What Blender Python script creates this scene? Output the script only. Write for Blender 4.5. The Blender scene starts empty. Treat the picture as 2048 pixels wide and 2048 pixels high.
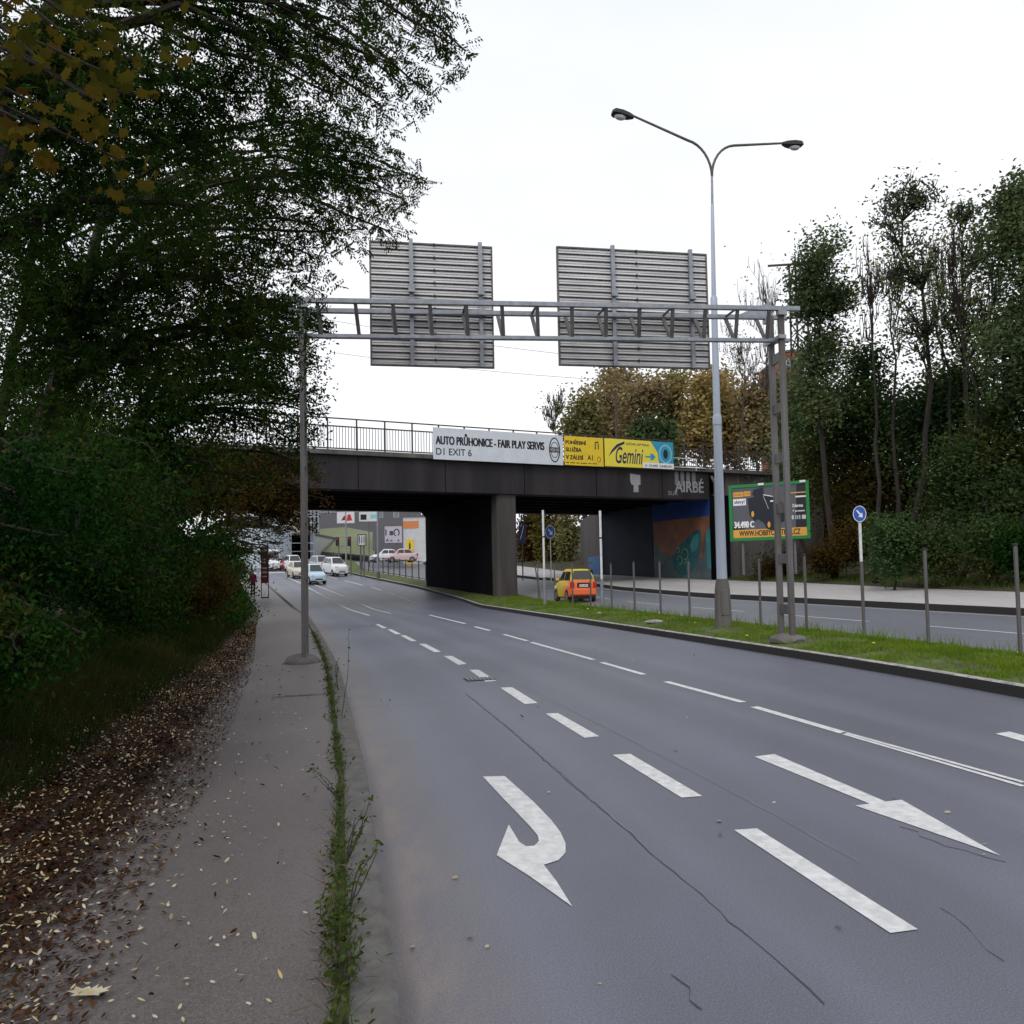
import bpy, bmesh, math, random
import numpy as np
from mathutils import Vector, Matrix
R = math.radians
S = bpy.context.scene
COL = S.collection
random.seed(7)
# ------------------------------------------------------------------ camera
FPX = 770.0
cam_d = bpy.data.cameras.new('camera'); cam = bpy.data.objects.new('camera', cam_d); COL.objects.link(cam)
cam_d.sensor_width = 36.0; cam_d.lens = FPX / 1024 * 36.0
cam_d.shift_y = 27 / 1024; cam_d.clip_start = 0.05; cam_d.clip_end = 4000
PITCH = math.atan(35 / FPX); ROLL = -0.02
MR = Matrix.Rotation(math.pi / 2 + PITCH, 3, 'X') @ Matrix.Rotation(ROLL, 3, 'Z')
CAMP = Vector((0, 0, 2.2))
cam.matrix_world = Matrix.Translation(CAMP) @ MR.to_4x4()
S.camera = cam
# ------------------------------------------------------------------ sky, sun, exposure
SUN_EL, SUN_AZ = R(46), R(205)
W = bpy.data.worlds.new('World'); S.world = W; W.use_nodes = True
nt = W.node_tree; nt.nodes.clear()
sky = nt.nodes.new('ShaderNodeTexSky'); sky.sky_type = 'NISHITA'; sky.sun_disc = False
sky.sun_elevation = SUN_EL; sky.sun_rotation = SUN_AZ; sky.air_density = 1.0; sky.dust_density = 3.0
sc_ = nt.nodes.new('ShaderNodeVectorMath'); sc_.operation = 'SCALE'; sc_.inputs['Scale'].default_value = 0.10
tc = nt.nodes.new('ShaderNodeTexCoord'); mp = nt.nodes.new('ShaderNodeMapping'); mp.inputs['Scale'].default_value = (1, 1, 2.5)
nz = nt.nodes.new('ShaderNodeTexNoise'); nz.inputs['Scale'].default_value = 1.6; nz.inputs['Detail'].default_value = 5
cr = nt.nodes.new('ShaderNodeValToRGB')
cr.color_ramp.elements[0].position = .3; cr.color_ramp.elements[0].color = (1.02, 1.07, 1.15, 1)
cr.color_ramp.elements[1].position = .7; cr.color_ramp.elements[1].color = (1.28, 1.28, 1.30, 1)
mx = nt.nodes.new('ShaderNodeMix'); mx.data_type = 'RGBA'; mx.inputs['Factor'].default_value = .84
bg = nt.nodes.new('ShaderNodeBackground'); bg.inputs['Strength'].default_value = 1.0
wo = nt.nodes.new('ShaderNodeOutputWorld')
nt.links.new(sky.outputs[0], sc_.inputs[0]); nt.links.new(tc.outputs['Generated'], mp.inputs[0]); nt.links.new(mp.outputs[0], nz.inputs['Vector'])
nt.links.new(nz.outputs['Fac'], cr.inputs[0]); nt.links.new(sc_.outputs[0], mx.inputs['A']); nt.links.new(cr.outputs[0], mx.inputs['B'])
nt.links.new(mx.outputs['Result'], bg.inputs['Color']); nt.links.new(bg.outputs[0], wo.inputs[0])
sd = bpy.data.lights.new('sun', 'SUN'); sd.energy = 0.9; sd.angle = R(16); sd.color = (1, .96, .9)
sun = bpy.data.objects.new('sun', sd); COL.objects.link(sun)
sdir = Vector((math.sin(SUN_AZ) * math.cos(SUN_EL), math.cos(SUN_AZ) * math.cos(SUN_EL), math.sin(SUN_EL)))
sun.rotation_euler = sdir.to_track_quat('Z', 'Y').to_euler(); sun.location = (0, 0, 40)
S.view_settings.view_transform = 'Standard'; S.view_settings.look = 'None'
S.view_settings.exposure = 0.0; S.view_settings.gamma = 1.0; S.view_settings.use_curve_mapping = False

# ------------------------------------------------------------------ helpers
def ray(px, py):
    return MR @ Vector(((px - 512) / FPX, -(py - 539) / FPX, -1.0))
def PY(px, py, Y):
    r = ray(px, py); return CAMP + r * (Y / r.y)
def PZ(px, py, z):
    r = ray(px, py); return CAMP + r * ((z - CAMP.z) / r.z)
def PP(px, py, o, n):
    r = ray(px, py); return CAMP + r * ((Vector(o) - CAMP).dot(n) / r.dot(n))
def lerp(tab, y, k=1):
    if y <= tab[0][0]: return tab[0][k]
    for a, b in zip(tab, tab[1:]):
        if y <= b[0]:
            t = (y - a[0]) / (b[0] - a[0]); return a[k] + (b[k] - a[k]) * t
    return tab[-1][k]
def tag(o, label=None, cat=None, group=None, kind=None):
    if label: o['label'] = label
    if cat: o['category'] = cat
    if group: o['group'] = group
    if kind: o['kind'] = kind
    return o
def empty(name, loc, rz=0, label=None, cat=None, group=None):
    o = bpy.data.objects.new(name, None); COL.objects.link(o); o.empty_display_size = .2
    o.location = loc; o.rotation_euler = (0, 0, rz); return tag(o, label, cat, group)
def root_matrix(o):
    return Matrix.Translation(o.location) @ o.rotation_euler.to_matrix().to_4x4()
def link(name, me, mat, parent=None, world=False, smooth=False):
    if isinstance(mat, (list, tuple)):
        for m in mat: me.materials.append(m)
    elif mat: me.materials.append(mat)
    o = bpy.data.objects.new(name, me); COL.objects.link(o)
    if smooth:
        me.shade_smooth()
        if smooth != 'all':
            md = None
            try: me.set_sharp_from_angle(angle=R(38))
            except Exception: pass
    if parent:
        o.parent = parent
        if world: o.matrix_parent_inverse = root_matrix(parent).inverted()
    return o
class MB:
    def __init__(s): s.v = []; s.f = []
    def add(s, vs, fs):
        n = len(s.v); s.v += [tuple(v) for v in vs]; s.f += [tuple(i + n for i in f) for f in fs]; return s
    def box(s, c, d, rz=0, rx=0, ry=0):
        m = Matrix.Rotation(rz, 3, 'Z') @ Matrix.Rotation(ry, 3, 'Y') @ Matrix.Rotation(rx, 3, 'X'); c = Vector(c)
        vs = [c + m @ Vector((x * d[0] / 2, y * d[1] / 2, z * d[2] / 2)) for x in (-1, 1) for y in (-1, 1) for z in (-1, 1)]
        return s.add(vs, [(0, 1, 3, 2), (4, 6, 7, 5), (0, 4, 5, 1), (2, 3, 7, 6), (0, 2, 6, 4), (1, 5, 7, 3)])
    def beam(s, p, q, w, h, side=None):
        p = Vector(p); q = Vector(q); d = (q - p).normalized()
        a = Vector(side) if side is not None else (Vector((0, 0, 1)) if abs(d.z) < .9 else Vector((1, 0, 0)))
        x = d.cross(a).normalized(); y = x.cross(d).normalized()
        vs = [b + x * i * w / 2 + y * j * h / 2 for b in (p, q) for i, j in ((-1, -1), (1, -1), (1, 1), (-1, 1))]
        return s.add(vs, [(3, 2, 1, 0), (4, 5, 6, 7), (0, 1, 5, 4), (1, 2, 6, 5), (2, 3, 7, 6), (3, 0, 4, 7)])
    def tube(s, pts, rad, n=8, cap=True):
        pts = [Vector(p) for p in pts]
        if not hasattr(rad, '__len__'): rad = [rad] * len(pts)
        rings = []; ref = None
        for i, p in enumerate(pts):
            d = (pts[min(i + 1, len(pts) - 1)] - pts[max(i - 1, 0)])
            d = d.normalized() if d.length > 1e-9 else Vector((0, 0, 1))
            if ref is None: ref = Vector((1, 0, 0)) if abs(d.x) < .8 else Vector((0, 1, 0))
            x = d.cross(ref).normalized(); y = d.cross(x).normalized(); ref = -y if False else ref
            rings.append([p + (x * math.cos(2 * math.pi * k / n) + y * math.sin(2 * math.pi * k / n)) * rad[i] for k in range(n)])
        vs = [v for r in rings for v in r]; fs = []
        for i in range(len(pts) - 1):
            for k in range(n):
                a = i * n + k; b = i * n + (k + 1) % n
                fs.append((a, a + n, b + n, b))
        if cap: fs.append(tuple(range(n))); fs.append(tuple(reversed(range((len(pts) - 1) * n, len(pts) * n))))
        return s.add(vs, fs)
    def prism(s, poly, y0, y1):
        """polygon in local XZ extruded from y0 to y1"""
        n = len(poly)
        vs = [(x, y0, z) for x, z in poly] + [(x, y1, z) for x, z in poly]
        return s.add(vs, [tuple(range(n)), tuple(reversed(range(n, 2 * n)))] + [(i, i + n, (i + 1) % n + n, (i + 1) % n) for i in range(n)])
    def build(s, name, mat, parent=None, world=False, smooth=False, bevel=0, seg=2):
        me = bpy.data.meshes.new(name); me.from_pydata(s.v, [], s.f)
        bm = bmesh.new(); bm.from_mesh(me); bmesh.ops.recalc_face_normals(bm, faces=bm.faces); bm.to_mesh(me); bm.free()
        me.update(); o = link(name, me, mat, parent, world, smooth)
        if bevel:
            b = o.modifiers.new('bevel', 'BEVEL'); b.width = bevel; b.segments = seg; b.limit_method = 'ANGLE'; b.angle_limit = R(30)
        return o
def face_mesh(name, verts, k, mat, parent=None, world=False, extra=None):
    """many separate k-gons from an (N*k,3) array"""
    verts = np.asarray(verts, dtype=np.float32).reshape(-1, 3); nv = len(verts); nf = nv // k
    me = bpy.data.meshes.new(name); me.vertices.add(nv); me.vertices.foreach_set('co', verts.ravel())
    me.loops.add(nv); me.loops.foreach_set('vertex_index', np.arange(nv, dtype=np.int32))
    me.polygons.add(nf); me.polygons.foreach_set('loop_start', np.arange(0, nv, k, dtype=np.int32))
    me.polygons.foreach_set('loop_total', np.full(nf, k, dtype=np.int32))
    me.update(calc_edges=True)
    return link(name, me, mat, parent, world)
def children(o): return [c for c in COL.objects if c.parent == o]
def copy_tree(o, parent=None):
    c = o.copy(); COL.objects.link(c)
    if parent: c.parent = parent
    for ch in children(o): copy_tree(ch, c)
    return c
# ------------------------------------------------------------------ materials
def mat(name, col, rough=.7, metal=0, noise=0, nscale=5, col2=None, bump=0, bscale=40, spec=.4, streak=False, detail=6, stretch=None):
    m = bpy.data.materials.new(name); m.use_nodes = True; n = m.node_tree; b = n.nodes['Principled BSDF']
    b.inputs['Roughness'].default_value = rough; b.inputs['Metallic'].default_value = metal
    b.inputs['Specular IOR Level'].default_value = spec
    b.inputs['Base Color'].default_value = (*col, 1)
    if noise or col2:
        tc = n.nodes.new('ShaderNodeTexCoord'); mp = n.nodes.new('ShaderNodeMapping'); t = n.nodes.new('ShaderNodeTexNoise')
        if streak: mp.inputs['Scale'].default_value = (1, 1, .12)
        if stretch: mp.inputs['Scale'].default_value = stretch
        t.inputs['Scale'].default_value = nscale; t.inputs['Detail'].default_value = detail; t.inputs['Roughness'].default_value = .62
        r = n.nodes.new('ShaderNodeValToRGB'); c2 = col2 or tuple(c * (1 - noise) for c in col)
        r.color_ramp.elements[0].position = .35; r.color_ramp.elements[0].color = (*c2, 1)
        r.color_ramp.elements[1].position = .65; r.color_ramp.elements[1].color = (*col, 1)
        n.links.new(tc.outputs['Object'], mp.inputs[0]); n.links.new(mp.outputs[0], t.inputs['Vector'])
        n.links.new(t.outputs['Fac'], r.inputs[0]); n.links.new(r.outputs[0], b.inputs['Base Color'])
    if bump:
        tc2 = n.nodes.new('ShaderNodeTexCoord'); t2 = n.nodes.new('ShaderNodeTexNoise'); t2.inputs['Scale'].default_value = bscale; t2.inputs['Detail'].default_value = 4
        bp = n.nodes.new('ShaderNodeBump'); bp.inputs['Strength'].default_value = bump; bp.inputs['Distance'].default_value = .02
        n.links.new(tc2.outputs['Object'], t2.inputs['Vector']); n.links.new(t2.outputs['Fac'], bp.inputs['Height']); n.links.new(bp.outputs[0], b.inputs['Normal'])
    return m
def leafmat(name, cols, trans=.25, rough=.6, clump=.5, gloss=.0):
    """leaf colours vary from leaf to leaf and softly from clump to clump"""
    m = bpy.data.materials.new(name); m.use_nodes = True; n = m.node_tree; n.nodes.clear()
    g = n.nodes.new('ShaderNodeNewGeometry'); r = n.nodes.new('ShaderNodeValToRGB')
    tc = n.nodes.new('ShaderNodeTexCoord'); t = n.nodes.new('ShaderNodeTexNoise'); t.inputs['Scale'].default_value = clump; t.inputs['Detail'].default_value = 2
    mth = n.nodes.new('ShaderNodeMath'); mth.operation = 'MULTIPLY_ADD'; mth.inputs[1].default_value = .45
    m2 = n.nodes.new('ShaderNodeMath'); m2.operation = 'MULTIPLY_ADD'; m2.inputs[1].default_value = 1.6; m2.inputs[2].default_value = -.52
    n.links.new(tc.outputs['Object'], t.inputs['Vector']); n.links.new(t.outputs['Fac'], m2.inputs[0])
    n.links.new(g.outputs['Random Per Island'], mth.inputs[0]); n.links.new(m2.outputs[0], mth.inputs[2]); n.links.new(mth.outputs[0], r.inputs[0])
    e = r.color_ramp.elements
    while len(e) < len(cols): e.new(.5)
    for i, c in enumerate(cols): e[i].position = i / (len(cols) - 1); e[i].color = (*c, 1)
    d = n.nodes.new('ShaderNodeBsdfDiffuse'); tr = n.nodes.new('ShaderNodeBsdfTranslucent'); mxs = n.nodes.new('ShaderNodeMixShader'); mxs.inputs[0].default_value = trans
    gl = n.nodes.new('ShaderNodeBsdfGlossy'); gl.inputs['Roughness'].default_value = .45; mg = n.nodes.new('ShaderNodeMixShader'); mg.inputs[0].default_value = gloss
    o = n.nodes.new('ShaderNodeOutputMaterial')
    n.links.new(r.outputs[0], d.inputs[0]); n.links.new(r.outputs[0], tr.inputs[0]); n.links.new(d.outputs[0], mxs.inputs[1]); n.links.new(tr.outputs[0], mxs.inputs[2])
    n.links.new(mxs.outputs[0], mg.inputs[1]); n.links.new(gl.outputs[0], mg.inputs[2]); n.links.new(mg.outputs[0], o.inputs[0])
    return m
def road_mat(name, base, tint, dirt):
    m = bpy.data.materials.new(name); m.use_nodes = True; n = m.node_tree; b = n.nodes['Principled BSDF']
    tc = n.nodes.new('ShaderNodeTexCoord')
    def nse(s, d, sc=(1, 1, 1), ro=.6):
        mp = n.nodes.new('ShaderNodeMapping'); mp.inputs['Scale'].default_value = sc; mp.inputs['Rotation'].default_value = (0, 0, R(-15))
        t = n.nodes.new('ShaderNodeTexNoise'); t.inputs['Scale'].default_value = s; t.inputs['Detail'].default_value = d; t.inputs['Roughness'].default_value = ro
        n.links.new(tc.outputs['Object'], mp.inputs[0]); n.links.new(mp.outputs[0], t.inputs['Vector']); return t
    def ramp(t, a, c, p0=.35, p1=.65):
        r = n.nodes.new('ShaderNodeValToRGB'); r.color_ramp.elements[0].position = p0; r.color_ramp.elements[0].color = (*a, 1)
        r.color_ramp.elements[1].position = p1; r.color_ramp.elements[1].color = (*c, 1); n.links.new(t.outputs['Fac'], r.inputs[0]); return r
    def mix(a, c, f, mode='MIX'):
        x = n.nodes.new('ShaderNodeMix'); x.data_type = 'RGBA'; x.blend_type = mode
        n.links.new(a, x.inputs['A']); n.links.new(c, x.inputs['B'])
        if isinstance(f, float): x.inputs['Factor'].default_value = f
        else: n.links.new(f, x.inputs['Factor'])
        return x.outputs['Result']
    r1 = ramp(nse(.35, 4, (1, .3, 1)), tint, base)
    r2 = ramp(nse(140, 3), (.5, .5, .5), (1.45, 1.45, 1.45), .3, .7)
    r3 = ramp(nse(2.2, 8, (1, .5, 1), .7), (.94, .94, .94), (1.04, 1.04, 1.04))
    c = mix(r1.outputs[0], r2.outputs[0], 1.0, 'MULTIPLY'); c = mix(c, r3.outputs[0], 1.0, 'MULTIPLY')
    r4 = ramp(nse(1.1, 9, (1, .6, 1), .75), (0, 0, 0), (1, 1, 1), .62, .75)
    dn = n.nodes.new('ShaderNodeRGB'); dn.outputs[0].default_value = (*dirt, 1)
    rr = n.nodes.new('ShaderNodeMath'); rr.operation = 'MULTIPLY'; rr.inputs[1].default_value = .35; n.links.new(r4.outputs[0], rr.inputs[0])
    c = mix(c, dn.outputs[0], rr.outputs[0])
    if name == 'asphalt':
        at_ = n.nodes.new('ShaderNodeAttribute'); at_.attribute_name = 'wear'; sp = n.nodes.new('ShaderNodeSeparateColor'); n.links.new(at_.outputs['Color'], sp.inputs[0])
        du = n.nodes.new('ShaderNodeRGB'); du.outputs[0].default_value = (.185, .155, .145, 1); wr_ = n.nodes.new('ShaderNodeRGB'); wr_.outputs[0].default_value = (.155, .165, .205, 1)
        t9 = ramp(nse(3.0, 8, (1, .35, 1), .7), (.15, .15, .15), (1, 1, 1), .3, .6); mm = n.nodes.new('ShaderNodeMath'); mm.operation = 'MULTIPLY'; n.links.new(sp.outputs[0], mm.inputs[0]); n.links.new(t9.outputs[0], mm.inputs[1])
        m3 = n.nodes.new('ShaderNodeMath'); m3.operation = 'MULTIPLY'; m3.inputs[1].default_value = .45; n.links.new(sp.outputs[1], m3.inputs[0])
        c = mix(c, wr_.outputs[0], m3.outputs[0]); c = mix(c, du.outputs[0], mm.outputs[0])
    if name == 'pavement_asphalt':
        at_ = n.nodes.new('ShaderNodeAttribute'); at_.attribute_name = 'wear'; sp = n.nodes.new('ShaderNodeSeparateColor'); n.links.new(at_.outputs['Color'], sp.inputs[0])
        ad = n.nodes.new('ShaderNodeMath'); ad.operation = 'ADD'; n.links.new(sp.outputs[0], ad.inputs[0]); n.links.new(nse(4, 8, (1, 1, 1), .7).outputs['Fac'], ad.inputs[1])
        mr = n.nodes.new('ShaderNodeMapRange'); mr.inputs['From Min'].default_value = .72; mr.inputs['From Max'].default_value = 1.0; n.links.new(ad.outputs[0], mr.inputs[0])
        du = n.nodes.new('ShaderNodeRGB'); du.outputs[0].default_value = (.022, .014, .010, 1); c = mix(c, du.outputs[0], mr.outputs[0])
    c = mix(c, ramp(nse(75, 2), (.78, .78, .78), (1.2, 1.2, 1.2), .36, .66).outputs[0], 1.0, 'MULTIPLY')
    n.links.new(c, b.inputs['Base Color']); b.inputs['Roughness'].default_value = .5; b.inputs['Specular IOR Level'].default_value = .55
    bp = n.nodes.new('ShaderNodeBump'); bp.inputs['Strength'].default_value = .22; bp.inputs['Distance'].default_value = .004
    n.links.new(nse(160, 4).outputs['Fac'], bp.inputs['Height']); n.links.new(bp.outputs[0], b.inputs['Normal'])
    return m
M = {}
M['asphalt'] = road_mat('asphalt', (.118, .127, .166), (.098, .102, .130), (.095, .09, .09))
M['asphalt_far'] = road_mat('asphalt_opposite', (.15, .16, .185), (.125, .132, .155), (.09, .085, .08))
M['pave'] = road_mat('pavement_asphalt', (.122, .104, .102), (.095, .08, .078), (.05, .04, .032))
M['pave_light'] = road_mat('pavement_light', (.50, .48, .47), (.40, .385, .38), (.16, .14, .12))
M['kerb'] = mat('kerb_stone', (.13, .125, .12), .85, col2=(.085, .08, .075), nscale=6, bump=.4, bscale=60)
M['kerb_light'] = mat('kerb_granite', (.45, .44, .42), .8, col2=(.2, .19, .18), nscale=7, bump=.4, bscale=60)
M['kerb_face'] = mat('kerb_dark_face', (.022, .021, .021), .85, col2=(.025, .022, .022), nscale=6, bump=.4)  # near-black upright faces of the median and opposite kerbs
M['paint'] = mat('road_paint', (.70, .70, .70), .6, col2=(.50, .50, .50), nscale=9, bump=.3, bscale=120, detail=9)
M['soil'] = mat('soil', (.05, .035, .024), .95, col2=(.022, .016, .011), nscale=4, bump=.8, bscale=12)
M['turf'] = mat('turf', (.09, .14, .022), .95, col2=(.06, .055, .028), nscale=2.2, bump=.8, bscale=30)
M['bank'] = mat('bank_ground', (.045, .05, .02), .95, col2=(.04, .028, .016), nscale=1.2, bump=.8, bscale=14)
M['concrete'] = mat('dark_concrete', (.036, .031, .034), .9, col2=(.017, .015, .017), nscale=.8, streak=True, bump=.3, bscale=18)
M['shade_and_joint'] = mat('shade_and_joint_concrete', (.008, .008, .012), .95, spec=.05, col2=(.004, .004, .006), nscale=.8, streak=True, bump=.3, bscale=18)  # shade under the bridge is put into this colour; girder joints share it
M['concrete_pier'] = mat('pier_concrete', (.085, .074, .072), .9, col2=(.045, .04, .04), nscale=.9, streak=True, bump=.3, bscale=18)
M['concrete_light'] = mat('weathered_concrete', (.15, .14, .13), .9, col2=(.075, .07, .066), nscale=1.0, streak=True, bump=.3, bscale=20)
M['galv'] = mat('galvanised_steel', (.33, .35, .38), .5, .55, col2=(.24, .25, .28), nscale=6)
M['galv_dark'] = mat('weathered_steel', (.17, .165, .17), .6, .4, col2=(.11, .095, .09), nscale=4, streak=True)
M['alu'] = mat('aluminium_plank', (.72, .71, .71), .45, .0, col2=(.50, .49, .50), nscale=1.2, stretch=(.4, 1, 3))
M['polepaint'] = mat('blue_grey_pole_paint', (.42, .47, .56), .5, .1, col2=(.36, .40, .48), nscale=5, streak=True)
M['white_pole'] = mat('white_pole_paint', (.75, .76, .78), .5, col2=(.6, .6, .62), nscale=6)
M['black'] = mat('black_paint', (.012, .012, .014), .5)
M['rail'] = mat('railing_paint', (.035, .033, .035), .6, col2=(.06, .045, .035), nscale=8)
M['white'] = mat('white_vinyl', (.66, .70, .75), .5, col2=(.58, .62, .67), nscale=1.5)
M['pure_white'] = mat('white_print', (.8, .8, .8), .5)
M['yellow'] = mat('yellow_vinyl', (.80, .56, .03), .5, col2=(.72, .5, .025), nscale=1.5)
M['yellow2'] = mat('lemon_vinyl', (.78, .66, .06), .5)
M['ink'] = mat('dark_ink', (.012, .012, .016), .5)
M['navy'] = mat('navy_ink', (.015, .02, .09), .5)
M['cyan'] = mat('cyan_print', (.03, .30, .48), .5)
M['cyan_l'] = mat('pale_cyan_print', (.22, .52, .62), .5)
M['blue_sign'] = mat('blue_sign', (.02, .10, .45), .4)
M['green_fr'] = mat('green_frame', (.015, .22, .05), .45)
M['orange'] = mat('orange_print', (.72, .36, .06), .5)
M['slate'] = mat('slate_print', (.10, .105, .125), .5)
M['night'] = mat('dark_navy_print', (.014, .017, .028), .4)
M['red'] = mat('red_print', (.5, .02, .03), .5)
M['maroon'] = mat('maroon_print', (.22, .012, .03), .5)
M['bark'] = mat('dark_bark', (.035, .028, .022), .95, col2=(.018, .014, .012), nscale=6, streak=True, bump=.8, bscale=20)
M['bark_g'] = mat('grey_bark', (.075, .068, .062), .95, col2=(.04, .035, .03), nscale=6, streak=True, bump=.8, bscale=20)
M['glass'] = mat('dark_glass', (.012, .014, .018), .08, 0, spec=.8)
M['tyre'] = mat('tyre_rubber', (.015, .015, .015), .85)
M['rim'] = mat('wheel_rim', (.35, .36, .38), .35, .7)
M['lamp'] = mat('headlight_glass', (.7, .72, .75), .15, 0, spec=.8)
M['tail'] = mat('tail_light', (.45, .015, .01), .25)
M['plate'] = mat('number_plate', (.7, .7, .68), .5)

# ------------------------------------------------------------------ setting: road lines, X and z along the depth Y
def rise(Y):
    t = Y - 50
    return 0 if t <= 0 else (.0064 * t * t if t < 4.5 else .058 * (t - 2.25))
K0 = [(-15, 3.2), (0, .15), (3.78, -.56), (5.3, -.91), (7.95, -1.5), (11.1, -2.3), (14.4, -3.13), (18.1, -4.1), (26.4, -6.5), (42.3, -11.2), (52, -14.6), (64, -19.3), (83, -26.7), (110, -38), (150, -52), (190, -62), (260, -80)]
K1 = [(-15, 14.5), (0, 11.0), (12.45, 8.3), (14.6, 8.0), (18.3, 7.05), (23.3, 5.7), (33, 3.05), (43.8, 0), (56.5, -3.6), (71, -8.9), (85, -15.2), (99.8, -21.6), (150, -34), (190, -42), (260, -56)]
K2 = [(-15, 18.5), (0, 15), (16.7, 11), (21.4, 9.9), (27.5, 7.9), (41.2, 3.7), (57, .6), (73, -6.8), (99, -19), (150, -31.5), (190, -39.5), (260, -53)]
K3 = [(-15, 27), (0, 23), (25.2, 16.8), (28.5, 15.5), (42.8, 10.6), (56.5, 8), (75, 3), (100, -9), (150, -22), (190, -30), (260, -44)]
K4 = [(-15, 32), (0, 28), (29, 19.5), (38, 19.0), (47, 17.3), (62.5, 16.2), (79, 8.3), (95, 3), (120, -6), (190, -24), (260, -38)]
Z2 = [(-15, .1), (17, .12), (45, .33), (56, .5), (70, 1.3), (71, 1.35)]
Z3 = [(-15, .5), (25, .5), (43, .68), (56.5, .85), (75, 1.6)]
Z4 = [(-15, 1.1), (29, 1.12), (38, 1.16), (47, 1.34), (62.5, 1.4), (79, 2.0)]
def smooth(tab):
    ys = [t[0] for t in tab]; return lambda y: (lerp(tab, y - 2) + lerp(tab, y) * 2 + lerp(tab, y + 2)) / 4 if y > 9 else lerp(tab, y)
x0, x1, x2, x3, x4 = map(smooth, (K0, K1, K2, K3, K4))
z0 = rise
z1 = rise
def z2(y): return lerp(Z2, y) if y < 70 else rise(y) + .2
def z3(y): return lerp(Z3, y) if y < 75 else rise(y) + .2
def z4(y): return lerp(Z4, y) if y < 79 else rise(y) + .4
YS = [-15 + i * 1.0 for i in range(0, 95)] + [80 + i * 4 for i in range(0, 46)]
def strip(name, cols, m, ys=None, kind='structure', nsub=1):
    """cols: list of functions y -> (x, z); a sheet lofted through them"""
    ys = ys or YS; vs = []; fs = []; n = len(cols)
    for y in ys:
        for c in cols:
            x, z = c(y); vs.append((x, y, z))
    for i in range(len(ys) - 1):
        for j in range(n - 1):
            a = i * n + j; fs.append((a, a + 1, a + n + 1, a + n))
    me = bpy.data.meshes.new(name); me.from_pydata(vs, [], fs); me.update()
    return tag(link(name, me, m), kind=kind)
KH = .2
RO = [0, .12, .3, .55, .9] + [1.4 + i * .35 for i in range(22)]
def rcol(d):
    return lambda y: (min(x0(y) - .05 + d, x1(y)), z0(y))
rd = strip('road', [rcol(d) for d in RO] + [lambda y: (x1(y) + .05, z1(y))], M['asphalt'], ys=[-15 + i * .5 for i in range(190)] + [80 + i * 4 for i in range(46)])
ca = rd.data.color_attributes.new('wear', 'FLOAT_COLOR', 'POINT'); nn_ = len(RO) + 1
for i, v_ in enumerate(rd.data.vertices):
    j = i % nn_; d = RO[j] if j < len(RO) else 10.5
    dust = {0: 1, 1: 1, 2: .85, 3: .45}.get(j, 0); lane = (d % 3.45) - 1.72; wear = math.exp(-((abs(lane) - .8) / .3) ** 2)
    ca.data[i].color = (dust, wear, 0, 1)
strip('opposite_road', [lambda y: (x2(y) - .05, z2(y)), lambda y: (x3(y) + .05, z3(y))], M['asphalt_far'])
def kz(y): return KH if y < 58 else KH - .05
strip('kerb', [lambda y: (x0(y), z0(y) - .05), lambda y: (x0(y) - .02, z0(y) + KH - .015), lambda y: (x0(y) - .05, z0(y) + KH), lambda y: (x0(y) - .27, z0(y) + KH), lambda y: (x0(y) - .28, z0(y) + KH - .05)], M['kerb'])
PO = [.28, .6, 1.0, 1.3, 1.5, 1.7, 1.9, 2.1, 2.3, 2.5, 2.75]
pv = strip('pavement', [(lambda d: lambda y: (x0(y) - d, z0(y) + KH - .012 * (2.75 - d) / 2.47))(d) for d in PO], M['pave'], ys=[-15 + i * .5 for i in range(190)] + [80 + i * 4 for i in range(46)])
ca = pv.data.color_attributes.new('wear', 'FLOAT_COLOR', 'POINT')
for i, v_ in enumerate(pv.data.vertices):
    d = PO[i % len(PO)]; wd_ = max(.25, 1.15 - max(0, v_.co.y) * .03); ca.data[i].color = (max(0, min(1, (d - 2.75 + wd_) / (wd_ * .9))), 0, 0, 1)
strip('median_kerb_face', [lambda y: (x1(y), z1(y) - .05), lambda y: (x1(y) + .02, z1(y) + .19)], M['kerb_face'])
strip('median_kerb', [lambda y: (x1(y) + .02, z1(y) + .19), lambda y: (x1(y) + .05, z1(y) + .21), lambda y: (x1(y) + .17, z1(y) + .21), lambda y: (x1(y) + .18, z1(y) + .1)], M['kerb_light'])
def med(t):
    def f(y):
        a = x1(y) + .17; b = x2(y) - .02; za = z1(y) + .19; zb = z2(y) + .10
        return (a + (b - a) * t, za + (zb - za) * t + .14 * math.sin(math.pi * t) + .02 * math.sin(y * 1.7 + t * 9) * math.sin(math.pi * t))
    return f
strip('median_ground', [med(t / 6) for t in range(7)] + [lambda y: (x2(y), z2(y) - .05)], M['turf'])
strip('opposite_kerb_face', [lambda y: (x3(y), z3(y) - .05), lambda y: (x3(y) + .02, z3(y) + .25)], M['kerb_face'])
def opp(t):
    def f(y):
        a = x3(y) + .02; b = x4(y); za = z3(y) + .25; zb = z4(y)
        return (a + (b - a) * t, za + (zb - za) * t)
    return f
strip('opposite_pavement', [opp(t / 3) for t in range(4)], M['pave_light'])
def vr(dx, dz, k=.12):
    return lambda y: (x4(y) + dx, z4(y) + dz + k * math.sin(y * .9 + dx))
strip('right_verge_ground', [lambda y: (x4(y) - .05, z4(y) + .01), vr(.4, .1, .02), vr(3, .3), vr(6, .9), vr(12, 3.2, .3), vr(30, 7, .5), vr(70, 9, .5)], M['bank'], ys=[y for y in YS if y < 62])
strip('right_far_ground', [lambda y: (x4(y) - .05, z4(y) + .01), vr(3, .3), vr(14, 1.4), vr(60, 5, .5), vr(160, 8, .5)], M['bank'], ys=[y for y in YS if y > 80])
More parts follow.
